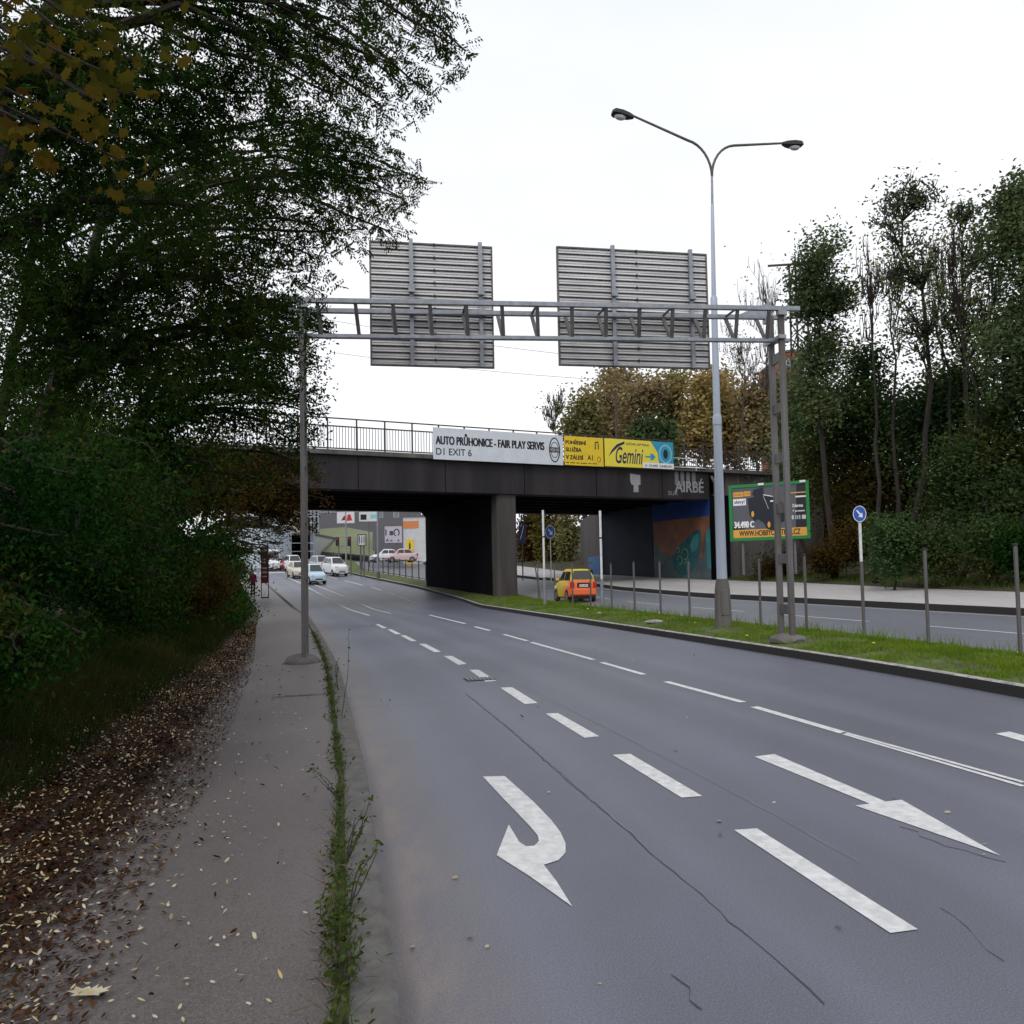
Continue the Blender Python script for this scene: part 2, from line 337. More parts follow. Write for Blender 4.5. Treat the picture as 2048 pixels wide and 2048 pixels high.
def lb(dx, dz, k=.05):
    return lambda y: (x0(y) - 2.75 - dx, z0(y) + KH + dz + k * math.sin(y * 1.3 + dx * 2) + k * .6 * math.sin(y * 3.1 + dx))
BANK = [(-.05, .004, 0), (.15, .03, .01), (.8, .12, .03), (1.8, .5, .08), (3.5, 1.4, .15), (7, 2.6, .25), (15, 4, .3), (40, 5, .3), (90, 5, .3)]
def bank_z(d, y):
    def hz(b): return b[1] + b[2] * math.sin(y * 1.3 + b[0] * 2) + b[2] * .6 * math.sin(y * 3.1 + b[0])
    for a, b in zip(BANK, BANK[1:]):
        if d <= b[0]: t = max(0, (d - a[0]) / (b[0] - a[0])); return hz(a) * (1 - t) + hz(b) * t
    return 5
strip('left_bank_ground', [lb(*b) for b in BANK], M['soil'], ys=[-15 + i * .25 for i in range(260)] + [y for y in YS if 50 < y < 200])
g = MB(); g.add([(-1500, -300, -.9), (1500, -300, -.9), (1500, 2500, -.9), (-1500, 2500, -.9)], [(0, 1, 2, 3)])
tag(g.build('ground', M['bank']), kind='structure')
def ground_z(x, y):
    if x < x0(y) - 2.75: return z0(y) + KH + bank_z(x0(y) - 2.75 - x, y)
    if x < x0(y): return z0(y) + KH
    if x < x1(y): return z0(y)
    if x < x2(y): return z1(y) + .3
    if x < x3(y): t = (x - x2(y)) / (x3(y) - x2(y)); return z2(y) * (1 - t) + z3(y) * t
    if x < x4(y): return z3(y) + .25
    return z4(y) + .2

# ------------------------------------------------------------------ road markings (painted, 4 mm above the asphalt)
def F(x, y): return (x * .53, y * .53)          # photo notes were taken at 1932 px
def road_poly(name, pts, m, z=.006, thr=None):
    vs = [PZ(*F(x, y), 0) for x, y in pts]
    bmm = bmesh.new(); vv = [bmm.verts.new((v.x, v.y, z + rise(v.y))) for v in vs]; f = bmm.faces.new(vv)
    bmesh.ops.triangulate(bmm, faces=[f]); bmesh.ops.recalc_face_normals(bmm, faces=bmm.faces)
    for f in bmm.faces:
        if f.normal.z < 0: f.normal_flip()
    me = bpy.data.meshes.new(name); bmm.to_mesh(me); bmm.free()
    return tag(link(name, me, m), kind='structure')
dashes = [[(1385, 1567), (1428, 1564), (1732, 1755), (1680, 1762)], [(1156, 1425), (1189, 1423), (1325, 1503), (1286, 1506)],
          [(1029, 1347), (1053, 1346), (1131, 1390), (1103, 1393)], [(944, 1298), (966, 1297), (1015, 1327), (990, 1329)],
          [(885, 1264), (903, 1264), (937, 1285), (917, 1287)], [(837, 1238), (853, 1238), (881, 1253), (865, 1255)],
          [(790, 1215), (803, 1215), (832, 1230), (820, 1231)], [(755, 1199), (765, 1199), (787, 1210), (775, 1210)],
          [(731, 1188), (739, 1188), (757, 1196.5), (747, 1197)], [(708, 1178), (715, 1178), (730, 1185), (722, 1185.5)]]
for d in dashes: road_poly('lane_dash_marking', d, M['paint'])
def line_marks(name, segs, w):
    for (a, b) in segs:
        p = PZ(*F(*a), 0); q = PZ(*F(*b), 0); d = (q - p); d.z = 0; d.normalize(); s = Vector((-d.y, d.x, 0)) * w / 2
        n = 6; vs = []; fs = []
        for i in range(n + 1):
            c = p.lerp(q, i / n); vs += [(c.x + s.x, c.y + s.y, .006 + rise(c.y)), (c.x - s.x, c.y - s.y, .006 + rise(c.y))]
            if i: k = 2 * i; fs.append((k - 2, k - 1, k + 1, k))
        me = bpy.data.meshes.new(name); me.from_pydata(vs, [], fs); me.update(); tag(link(name, me, M['paint']), kind='structure')
line_marks('lane_line_marking', [((950, 1197), (995, 1209.5)), ((1002, 1212), (1120, 1245)), ((1135, 1250), (1215, 1273)), ((1257, 1286.5), (1402, 1325.5)), ((1423, 1334), (1592, 1383.5)), ((896, 1182.5), (924, 1190)), ((810, 1160.5), (878, 1177))], .15)
line_marks('double_line_marking', [((1592, 1382), (1932, 1477)), ((1592, 1385.5), (1932, 1484.5))], .07)
def off_line(name, fx, fz, segs, w, m, lift=.006):
    for a, b in segs:
        ys = [a + (b - a) * i / max(2, int((b - a) / 2)) for i in range(max(2, int((b - a) / 2)) + 1)]; vs = []; fs = []
        for i, y in enumerate(ys):
            vs += [(fx(y) - w / 2, y, fz(y) + lift), (fx(y) + w / 2, y, fz(y) + lift)]
            if i: k = 2 * i; fs.append((k - 2, k - 1, k + 1, k))
        me = bpy.data.meshes.new(name); me.from_pydata(vs, [], fs); me.update(); tag(link(name, me, m), kind='structure')
off_line('far_lane_marking', lambda y: x1(y) - 3.6, z1, [(58, 66), (69, 73), (76, 84), (88, 94), (98, 104), (108, 116)], .16, M['paint'])
off_line('far_edge_marking', lambda y: x0(y) + 3.6, z0, [(44, 92)], .16, M['paint'])
off_line('far_bus_lane_marking', lambda y: x0(y) + 5.2 - max(0, y - 62) * .03, z0, [(46, 84)], .14, M['paint'])
off_line('stop_bar_marking', lambda y: x0(y) + 4, z0, [(103.4, 105)], 7, M['paint'])
# dashed line between the two lanes of the opposite carriageway, edge line by its kerb
def ox(t): return lambda y: x2(y) + (x3(y) - x2(y)) * t
def oz(t): return lambda y: z2(y) + (z3(y) - z2(y)) * t
off_line('opposite_lane_marking', ox(.47), oz(.47), [(9, 13), (15.5, 18.3), (19.3, 24), (26.3, 30.5), (33, 37), (40, 44), (47, 51), (60, 64)], .14, M['paint'])
off_line('opposite_edge_marking', ox(.955), oz(.955), [(-5, 70)], .13, M['paint'])
def QZ(x, y): return ((1024 + x / 1.887) / 1.06 , (1024 + y / 1.887) / 1.06)     # quarter zoom -> 1932 notes
road_poly('straight_arrow_marking', [QZ(915, 925), QZ(990, 915), QZ(1410, 1095), QZ(1470, 1088), QZ(1845, 1300), QZ(1295, 1110), QZ(1350, 1103)], M['paint'])
road_poly('turn_arrow_marking', [(911, 1466), (952, 1465), (1005, 1512), (1040, 1548), (1058, 1572), (1067, 1592), (1067, 1610), (1054, 1624), (1026, 1633), (1050, 1664), (1080, 1712), (1000, 1655), (937, 1615), (960, 1557), (980, 1590), (993, 1598), (1008, 1597), (1017, 1588), (1015, 1578), (1000, 1560), (950, 1508)], M['paint'])
road_poly('distant_arrow_marking', [(1878, 1385), (1905, 1381), (1990, 1404), (2060, 1425), (2040, 1436), (1960, 1408)], M['paint'])
M['crack'] = mat('crack_filler', (.062, .060, .066), .85)
M['seam'] = mat('pale_seam', (.20, .20, .21), .8)
def crack(name, pts, w, m, jag=.03, z=.004):
    rnd = random.Random(len(pts) * 31 + int(w * 1000)); vs = []; fs = []; P = []
    for a, b in zip(pts, pts[1:]):
        p = PZ(*F(*a), 0); q = PZ(*F(*b), 0); n = max(2, int((q - p).length / .12))
        P += [p.lerp(q, i / n) + Vector((rnd.gauss(0, jag), rnd.gauss(0, jag), 0)) for i in range(n)]
    for i, p in enumerate(P):
        ww = w * rnd.uniform(.25, 1.2); vs += [(p.x - ww / 2, p.y, z + rise(p.y)), (p.x + ww / 2, p.y + .01, z + rise(p.y))]
        if i: k = 2 * i; fs.append((k - 2, k - 1, k + 1, k))
    me = bpy.data.meshes.new(name); me.from_pydata(vs, [], fs); me.update(); tag(link(name, me, m), kind='structure')
crack('road_crack', [(880, 1310), (960, 1375), (1080, 1482), (1160, 1549), (1240, 1621), (1320, 1688), (1400, 1757), (1460, 1806), (1530, 1868), (1590, 1926)], .010, M['crack'], .008)
crack('road_seam', [(880, 1309), (960, 1373), (1080, 1477), (1160, 1547), (1240, 1617)], .012, M['seam'], .01, .008)
crack('road_seam', [(985, 1293), (1100, 1352), (1200, 1402), (1330, 1468), (1480, 1548), (1640, 1640)], .012, M['seam'], .006)
crack('road_crack', [(670, 1335), (770, 1330), (860, 1325)], .012, M['crack'], .01)
crack('road_crack', [(1270, 1840), (1310, 1890), (1340, 1930)], .008, M['crack'], .015)
crack('road_crack', [(1780, 1715), (1850, 1770), (1932, 1840)], .006, M['crack'], .02)
crack('road_crack', [(1700, 1560), (1790, 1600), (1932, 1640)], .008, M['crack'], .02)
def pcrack(pts, w):
    vs = []; fs = []; rnd = random.Random(5)
    P = []
    for a, b in zip(pts, pts[1:]):
        p = PZ(*F(*a), KH); q = PZ(*F(*b), KH)
        P += [p.lerp(q, i / 12) + Vector((0, rnd.gauss(0, .02), 0)) for i in range(12)]
    for i, p in enumerate(P):
        ww = w * rnd.uniform(.4, 1.2); vs += [(p.x, p.y - ww, p.z + .004), (p.x, p.y + ww, p.z + .004)]
        if i: k = 2 * i; fs.append((k - 2, k - 1, k + 1, k))
    me = bpy.data.meshes.new('pavement_crack'); me.from_pydata(vs, [], fs); me.update(); tag(link('pavement_crack', me, M['crack']), kind='structure')
pcrack([(515, 1315), (560, 1312), (635, 1308)], .035)

# ------------------------------------------------------------------ drain grate
dp = PZ(*F(905, 1282), 0)
dr = empty('drain_grate', (dp.x, dp.y, .008), R(14), 'black iron drain grate set in the road beside the fifth lane dash', 'drain')
MB().box((0, 0, 0), (.62, .44, .012)).build('frame', M['black'], dr)
b = MB()
for i in range(7): b.box((-.25 + i * .083, 0, .012), (.035, .38, .012))
b.build('bars', M['galv'], dr)

# ------------------------------------------------------------------ bridge
BS = .47
bu = Vector((1, BS, 0)).normalized(); bn = Vector((-BS, 1, 0)).normalized()     # along the bridge, away from the camera
B0 = Vector((0, 55, 0)); BN = -bn
def BP(t, d=0, z=0): v = B0 + bu * t + bn * d; return Vector((v.x, v.y, z))
def bt(px, py, d=0):
    p = PP(px, py, B0 + bn * d, bn); return (p - B0).dot(bu), p.z
bridge = empty('bridge', B0, math.atan(BS), 'dark concrete railway bridge spanning both carriageways', 'bridge')
ZB, ZT, DEPTH = 7.95, 10.2, 17.0
def bbox(mb, t0, t1, d0, d1, za, zb):       # local: x along, y depth
    return mb.box(((t0 + t1) / 2, (d0 + d1) / 2, (za + zb) / 2), (t1 - t0, d1 - d0, zb - za))
TL, TR = -34, 18.1
g = MB(); bbox(g, TL, TR, .25, 1.5, ZB, ZT); bbox(g, TL, TR, DEPTH - 1.2, DEPTH, ZB + .02, ZT)
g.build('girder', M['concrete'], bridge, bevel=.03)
g = MB()
bbox(g, TL, TR, 1.5, DEPTH - 1.2, ZB + .5, ZT - .1)
for i in range(5): bbox(g, TL, TR, 3.4 + i * 2.5, 4.0 + i * 2.5, ZB + .15, ZB + .5)
g.build('soffit', M['shade_and_joint'], bridge)
g = MB(); bbox(g, TL, 31, 0, .9, ZT, ZT + .32); bbox(g, TL, 31, DEPTH - .9, DEPTH + .1, ZT, ZT + .32); bbox(g, TL, 31, .9, DEPTH - .9, ZT + .0, ZT + .2)
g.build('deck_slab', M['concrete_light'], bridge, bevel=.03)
g = MB()                                                 # pier wall between the carriageways, its colour blackened to hold the under-bridge shade
pt0, _ = bt(498, 595); pt1, _ = bt(519, 600)
bbox(g, pt0 + .3, pt1, 1.6, DEPTH - .5, -.3, ZB + .3)
g.build('pier_wall', M['shade_and_joint'], bridge, bevel=.05)
g = MB(); bbox(g, pt0 + .25, pt1 + .18, .45, 1.6, -.3, ZB + .3)
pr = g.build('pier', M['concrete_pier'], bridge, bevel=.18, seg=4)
g = MB(); hx = pt0 + .3
for a, bz in ((hx, -1), (pt1, 1)):
    g.add([(a, 1.7, ZB - .0), (a, DEPTH - .6, ZB), (a + bz * .5, DEPTH - .6, ZB), (a + bz * .5, 1.7, ZB), (a, 1.7, ZB - .5), (a, DEPTH - .6, ZB - .5)],
          [(0, 1, 2, 3), (0, 3, 4), (1, 5, 2), (3, 2, 5, 4), (0, 4, 5, 1)])
g.build('haunch', M['shade_and_joint'], bridge)
at, _ = bt(713, 560)
g = MB(); bbox(g, at, at + 2.0, .2, DEPTH, .5, ZB + .4); g.build('abutment', M['shade_and_joint'], bridge, bevel=.03)
g = MB(); bbox(g, at + 2.0, 31, .5, 1.3, .5, ZT); 
for i in range(6): bbox(g, at + 3.2 + i * 1.7, at + 3.4 + i * 1.7, .42, .5, 1, ZT)
g.build('wing_wall', M['concrete_light'], bridge)
g = MB(); g.add([(at - .3, DEPTH + .02, .5), (at - .3 + 7.2, DEPTH + 16, .5), (at - .3 + 7.2, DEPTH + 16, 8.6), (at - .3, DEPTH + .02, 8.6), (at + .7, DEPTH, .5), (at + 8.2, DEPTH + 15.6, .5), (at + 8.2, DEPTH + 15.6, 8.6), (at + .7, DEPTH, 8.6)],
      [(0, 1, 2, 3), (4, 5, 6, 7), (3, 2, 6, 7), (0, 3, 7, 4), (1, 2, 6, 5)])
g.build('retaining_wall', M['concrete_pier'], bridge)
g = MB(); g.add([(at - .33, DEPTH + .0, 3.9), (at - .33 + 7.2, DEPTH + 15.9, 3.9), (at - .33 + 7.2, DEPTH + 15.9, .5), (at - .33, DEPTH, .5)], [(0, 1, 2, 3)])
M['wallblue'] = mat('blue_wall_paint', (.05, .14, .30), .8, col2=(.04, .09, .2), nscale=2)
g.build('blue_dado', M['wallblue'], bridge)
tl, _ = bt(255, 560)
g = MB(); bbox(g, TL, tl - 4.5, .3, DEPTH, -.5, ZB + .4); g.build('abutment', M['concrete_pier'], bridge)
# mural on the carriageway side of the abutment: broad bands and a large leaf shape
M['m_blue'] = mat('mural_blue', (.006, .035, .19), .7, col2=(.005, .024, .12), nscale=1)
M['m_orange'] = mat('mural_orange', (.24, .10, .045), .7, col2=(.11, .055, .035), nscale=.5)
M['m_teal'] = mat('mural_teal', (.04, .20, .20), .7, col2=(.025, .14, .16), nscale=.8)
M['m_deep'] = mat('mural_deep_teal', (.008, .055, .10), .7, col2=(.015, .11, .09), nscale=1.2)
M['m_grey'] = mat('mural_grey_green', (.085, .115, .12), .7, col2=(.04, .06, .075), nscale=.5)
M['m_navy'] = mat('mural_navy', (.016, .022, .045), .8, col2=(.01, .012, .022), nscale=.5)
mural = MB().box((at - .008, 4.2, 7.45), (.016, 8.0, 1.6)).box((at - .006, 4.2 + 8.3, 4.6), (.012, 8.6, 7.4)).build('mural', M['m_blue'], bridge)
mural.data.materials.append(M['m_navy'])
for f in mural.data.polygons[6:]: f.material_index = 1
def mur(name, poly, m, lift):
    g = MB(); n = len(poly); g.add([(at - lift, d, z) for d, z in poly], [tuple(range(n))]); o = g.build(name, m, mural)
mur('orange_field', [(.25, 6.65), (8.1, 6.65), (8.1, 5.2), (7.0, 3.9), (3, 3.0), (1.3, 3.2), (.9, 5.0), (.25, 5.8)], M['m_orange'], .018)
mur('grey_field', [(.25, 5.79), (.88, 5.0), (1.28, 3.19), (3, 2.99), (7.0, 3.89), (8.1, 5.19), (8.1, .8), (.25, .8)], M['m_grey'], .017)
mur('teal_edge', [(.22, 5.6), (.75, 5.4), (.7, 2.3), (.22, 2.3)], M['m_teal'], .024)
mur('leaf_shape', [(1.5, 5.55), (2.0, 5.6), (3.1, 5.0), (4.6, 4.2), (5.4, 3.4), (5.2, 2.4), (4.2, 1.75), (3.0, 1.9), (2.2, 2.6), (1.6, 3.6), (1.35, 4.8)], M['m_deep'], .028)
mur('leaf_highlight', [(1.7, 5.3), (2.4, 5.0), (2.9, 4.3), (2.6, 3.7), (2.0, 3.9), (1.7, 4.6)], M['m_teal'], .033)
M['m_green'] = mat('mural_green', (.15, .35, .12), .7)
for k, (d, z, r) in enumerate([(3.6, 3.6, .5), (4.3, 3.1, .4), (3.3, 2.7, .35), (4.5, 4.0, .25)]):
    g = MB(); n = 14
    g.add([(at - .036, d + (r + .05 * (j % 2 * 2 - 1) * 0 + (.0 if q == 0 else -.07)) * math.cos(2 * math.pi * j / n), z + (r + (.0 if q == 0 else -.07)) * math.sin(2 * math.pi * j / n)) for q in (0, 1) for j in range(n)],
          [(j, (j + 1) % n, (j + 1) % n + n, j + n) for j in range(n - 3)]); g.build('scroll', M['m_green'], mural)
# graffiti on the girder and a pale repair patch
def text_obj(s, m, parent, x, z, w, h, y=-.01, name='lettering', shear=0, space=1.0, bold=0):
    cu = bpy.data.curves.new('t', 'FONT'); cu.body = s; cu.size = 1; cu.space_character = space; cu.shear = shear; cu.offset = min(bold, .014)
    to = bpy.data.objects.new('t', cu); COL.objects.link(to)
    dg = bpy.context.evaluated_depsgraph_get(); me = bpy.data.meshes.new_from_object(to.evaluated_get(dg))
    bpy.data.objects.remove(to); bpy.data.curves.remove(cu)
    n = len(me.vertices); co = np.zeros(n * 3, dtype=np.float32); me.vertices.foreach_get('co', co); co = co.reshape(-1, 3)
    mn = co.min(0); mxx = co.max(0); out = np.zeros_like(co)
    out[:, 0] = x + (co[:, 0] - mn[0]) / (mxx[0] - mn[0]) * w; out[:, 2] = z + (co[:, 1] - mn[1]) / (mxx[1] - mn[1]) * h; out[:, 1] = y
    me.vertices.foreach_set('co', out.ravel()); me.update(); me.name = name; me.materials.clear()
    if bold > .015:      # a bolder weight: the same letters again, a hair in front and to the side
        e = (bold - .012) * 1.1 * h; faces = [tuple(p.vertices) for p in me.polygons]
        V = np.concatenate([out + np.array([dx * e, -.001 * k, 0], dtype=np.float32) for k, dx in enumerate((0, -1, 1))]); Fs = [tuple(i + n * k for i in f) for k in range(3) for f in faces]
        me = bpy.data.meshes.new(name); me.from_pydata(V.tolist(), [], Fs); me.update()
    return link(name, me, m, parent)
M['graf'] = mat('graffiti_silver', (.42, .42, .45), .6, col2=(.2, .2, .22), nscale=8)
M['graf_d'] = mat('graffiti_grey', (.17, .17, .19), .6)
gx0, gz0 = bt(676, 492, .25); gx1, gz1 = bt(703, 471, .25)
gr = MB()
for k in range(4):
    xx = gx0 + .1 + k * (gx1 - gx0 - .5) / 4
    gr.box((xx, .243, gz0 + 1.1), (.36, .004, 1.1 + .12 * (k % 2)))
gro = gr.build('graffiti', M['graf_d'], bridge)
text_obj('AIRB\u00c9', M['graf'], gro, gx0 - .1, gz0, gx1 - gx0 + .1, 1.15, .236, 'graffiti_letters', bold=.02)
gx, gz = bt(668, 495, .25)
text_obj('SUK', M['graf'], gro, gx, gz, 1.0, .32, .236, 'graffiti_letters')
px_, pz_ = bt(630.5, 492, .25)
g = MB(); g.prism([(px_ + .3, pz_), (px_ + .75, pz_), (px_ + .75, pz_ + .55), (px_ + .95, pz_ + .6), (px_ + .95, pz_ + 1.35), (px_, pz_ + 1.45), (px_, pz_ + .9), (px_ + .1, pz_ + .6), (px_ + .3, pz_ + .55)], .240, .249)
g.build('repair_patch', M['graf'], bridge)
gx, gz = bt(506, 553, .5)
text_obj('KRH', M['graf'], pr, gx, gz, .75, .6, .49, 'graffiti_letters', bold=.03)
g = MB(); g.box((gx + .4, .493, gz - 1.0), (.75, .008, 1.5)); g.build('dark_patch', M['concrete'], pr)
# railing
def railing(d, t0, t1):
    g = MB(); zt = 12.62; zb = ZT + .32
    for z in (zt, zt - .52, zb + .12): g.box(((t0 + t1) / 2, d, z), (t1 - t0, .07, .08))
    t = t0
    while t < t1: g.box((t, d, (zb + zt - .5) / 2 + .05), (.035, .03, zt - .5 - zb - .1)); t += .2
    o = g.build('railing', M['rail'], bridge)
    n = int((t1 - t0) / 1.9)
    first = MB().box((0, 0, 0), (.09, .09, zt - zb)).build('post', M['rail'], o); first.location = (t0, d, (zb + zt) / 2 + .002)
    for i in range(1, n + 1):
        c = first.copy(); COL.objects.link(c); c.parent = o; c.location = (t0 + (t1 - t0) * i / n, d, (zb + zt) / 2 + .002)
railing(.3, TL, 31); railing(DEPTH - .3, TL, 31)
g = MB(); wx, wz = bt(672, 446)
for a, bb in (((wx, 1), (wx + 2.3, 1)), ((wx, .1), (wx + 3.3, .1))): g.box(((a[0] + bb[0]) / 2, -.05, ZT + .2 + a[1] * .8), (bb[0] - a[0], .06, .05))
g.box((wx + 2.3, -.05, ZT + .55), (.06, .05, 1.0)); g.build('cable_bracket', M['white_pole'], bridge)
g = MB(); g.tube([(at + .35, -.12, 1.6), (at + .35, -.12, 9.3), (at + .35, .3, 9.9)], .12, 10); g.build('downpipe', M['concrete_light'], bridge, smooth=True)
for k in range(-5, 3): MB().box((k * 6.1 + 1.2, .246, (ZB + ZT) / 2), (.05, .012, ZT - ZB)).build('expansion_joint', M['shade_and_joint'], bridge)
# embankments carrying the line on both sides
def mound(name, t0, t1, side):
    vs = []; fs = []; ts = [t0 + (t1 - t0) * i / 12 for i in range(13)]
    rnd = random.Random(3)
    prof = [(-12, .5), (-8, 2.5), (-4, 6), (-.2, 9.6), (DEPTH + .2, 9.6), (DEPTH + 6, 6), (DEPTH + 16, 1)] if side > 0 else [(-9, .2), (-5, 3.5), (-1.5, 7.5), (0, 9.6), (DEPTH, 9.6), (DEPTH + 5, 6), (DEPTH + 15, 1)]
    for t in ts:
        for d, z in prof: v = BP(t, d, z + rnd.uniform(-.2, .2)); vs.append(v)
    n = len(prof)
    for i in range(12):
        for j in range(n - 1): a = i * n + j; fs.append((a, a + 1, a + n + 1, a + n))
    g = MB(); g.add(vs, fs); tag(g.build(name, M['bank']), kind='structure')
mound('right_embankment', 30.5, 110, 1); mound('left_embankment', tl - 6, -120, -1)

# ------------------------------------------------------------------ banners on the bridge
def banner(name, c, label, mface, cat='banner'):
    (xa, ya), (xb, yb), (xc, yc), (xd, yd) = [F(*p) for p in c]   # tl tr br bl
    t0, za = bt(xa, ya, -.12); t1, zb_ = bt(xb, yb, -.12); t2, zc = bt(xc, yc, -.12); t3, zd = bt(xd, yd, -.12)
    t0 = (t0 + t3) / 2; t1 = (t1 + t2) / 2; top = (za + zb_) / 2; bot = (zc + zd) / 2
    o = empty(name, BP(t0, -.12, bot), math.atan(BS), label, cat, 'advertising banners hung along the bridge parapet')
    w = t1 - t0 - .04; h = top - bot
    MB().box((w / 2, 0, h / 2), (w, .03, h)).build('panel', mface, o)
    for x in (.25, w - .25): MB().box((x, .05, h * .5), (.06, .05, h * .9)).build('bracket', M['galv_dark'], o)
    return o, w, h
o, w, h = banner('advertising_banner', [(817, 806), (1063, 822), (1063, 877), (817, 867)], 'long white banner reading AUTO PRŮHONICE with a ring emblem at its right end', M['white'])
text_obj('AUTO PR\u016eHONICE - FAIR PLAY SERVIS', M['ink'], o, w * .02, h * .47, w * .825, h * .38, -.02, bold=.038)
text_obj('D1 EXIT 6', M['ink'], o, w * .02, h * .14, w * .26, h * .22, -.02, bold=.012)
def ring(cx, cz, rx, rz, th, n=40, a0=0, a1=2 * math.pi, y=-.02):
    g = MB(); vs = []; fs = []
    for i in range(n + 1):
        a = a0 + (a1 - a0) * i / n; vs += [(cx + rx * math.cos(a), y, cz + rz * math.sin(a)), (cx + (rx - th) * math.cos(a), y, cz + (rz - th) * math.sin(a))]
        if i: k = 2 * i; fs.append((k - 2, k, k + 1, k - 1))
    return g.add(vs, fs)
cx, cz, rr = w * .93, h * .5, w * .046
e = ring(cx, cz, rr, h * .42, .09); e.v = list(e.v)
eo = e.build('ring_emblem', M['ink'], o)
ring(cx, cz, rr * .72, h * .27, .05).build('inner_ring', M['ink'], eo)
MB().box((cx, -.023, cz), (rr * 1.95, .004, h * .17)).build('emblem_bar', M['ink'], eo)
text_obj('VOLVO', M['pure_white'], eo, cx - rr * .8, cz - h * .05, rr * 1.6, h * .1, -.03)
o, w, h = banner('advertising_banner', [(1065, 822), (1139, 827), (1139, 880.5), (1065, 877)], 'small amber yellow banner between the white banner and the lemon one', M['yellow'])
text_obj('POH\u0158EBN\u00cd', M['ink'], o, w * .03, h * .72, w * .52, h * .17, -.02, bold=.045)
text_obj('SLU\u017dBA', M['ink'], o, w * .03, h * .47, w * .4, h * .17, -.02, bold=.045)
text_obj('V Z\u00c1LES\u00cd', M['ink'], o, w * .03, h * .2, w * .44, h * .18, -.02, bold=.045)
text_obj('A1', M['ink'], o, w * .58, h * .2, w * .14, h * .18, -.02, bold=.02)
text_obj('-- --- -- ---- -- ---', M['ink'], o, w * .03, h * .07, w * .8, h * .03, -.02, bold=.03)
g = MB(); g.box((w * .83, -.018, h * .84), (.3, .008, .09)); g.box((w * .83 - .13, -.022, h * .7), (.08, .008, .5)); g.box((w * .83 + .13, -.022, h * .7), (.08, .008, .45)); g.build('arch_symbol', M['ink'], o)
ring(w * .88, h * .24, .15, .22, .04).build('clock_symbol', M['ink'], o)
o, w, h = banner('advertising_banner', [(1141, 827), (1271, 835), (1271, 884), (1141, 881)], 'lemon yellow banner with swoosh lettering and a blue eye picture', M['yellow2'])
MB().prism([(w * .66, h), (w, h), (w, h * .12), (w * .78, h * .2), (w * .76, h * .6)], -.024, -.019).build('blue_field', M['cyan'], o)
ring(w * .88, h * .55, w * .1, h * .36, .14, y=-.03).build('eye_ring', M['cyan_l'], o)
g = MB(); g.add([(w * .88 + .22 * math.cos(i * .35), -.034, h * .55 + .38 * math.sin(i * .35)) for i in range(18)], [tuple(range(18))]); g.build('pupil', M['ink'], o)
text_obj('O\u010cN\u00cd OPTIKA', M['navy'], o, w * .3, h * .8, w * .34, h * .11, -.02, bold=.02)
text_obj('Gemini', M['navy'], o, w * .15, h * .12, w * .4, h * .6, -.02, shear=.3, bold=.012)
g = MB(); pts = [(w * .05, h * .35), (w * .1, h * .6), (w * .17, h * .8), (w * .28, h * .93), (w * .28, h * .84), (w * .19, h * .72), (w * .12, h * .55)]; g.prism(pts, -.026, -.02); g.build('swoosh', M['navy'], o)
g = MB(); ay = h * .42; g.prism([(w * .58, ay - .06), (w * .66, ay - .06), (w * .65, ay - .25), (w * .69, ay - .25), (w * .73, ay), (w * .69, ay + .25), (w * .65, ay + .25), (w * .66, ay + .06), (w * .58, ay + .06)], -.026, -.02); g.build('arrow', M['cyan'], o)
MB().box((w * .77, -.04, h * .1), (w * .46, .008, h * .2)).build('white_strip', M['pure_white'], o)
text_obj('U  STARÉ  CIHELNY', M['navy'], o, w * .57, h * .05, w * .4, h * .1, -.046, bold=.03)

# ------------------------------------------------------------------ gantry with the backs of two sign boards
GL = Vector((-5.02, 18.6, 0)); GR = Vector((7.30, 20.7, 0)); gd = (GR - GL).normalized(); gn = Vector((-gd.y, gd.x, 0))
gan = empty('sign_gantry', (GL.x, GL.y, KH), 0, 'grey steel truss gantry standing across the near carriageway', 'gantry')
ztL, ztR, zbL, zbR = 8.88, 9.16, 8.12, 8.40
def gp(s, off, z): v = GL + (GR - GL) * s + gn * off; return Vector((v.x, v.y, z))
def gzt(s): return ztL + (ztR - ztL) * s
def gzb(s): return zbL + (zbR - zbL) * s
D = .36
for off, nm in ((-D, 'top_chord'), (D, 'top_chord')):
    MB().beam(gp(-.03, off, gzt(-.03)), gp(1.04, off, gzt(1.04)), .11, .12).build(nm, M['galv'], gan, True, bevel=.012)
MB().beam(gp(-.03, 0, gzb(-.03)), gp(1.03, 0, gzb(1.03)), .13, .10).build('bottom_chord', M['galv'], gan, True, bevel=.012)
nb = 14
for i in range(nb):
    s = .03 + .94 * i / (nb - 1)
    for off in (-D, D):
        MB().beam(gp(s, off, gzt(s) - .05), gp(s + .006, off * .12, gzb(s) + .04), .09, .05, side=gn).build('brace', M['galv_dark'], gan, True)
for i in range(0, nb - 1, 2):
    s = .03 + .94 * i / (nb - 1)
    MB().beam(gp(s, -D, gzt(s)), gp(s, D, gzt(s)), .05, .04).build('strut', M['galv_dark'], gan, True)
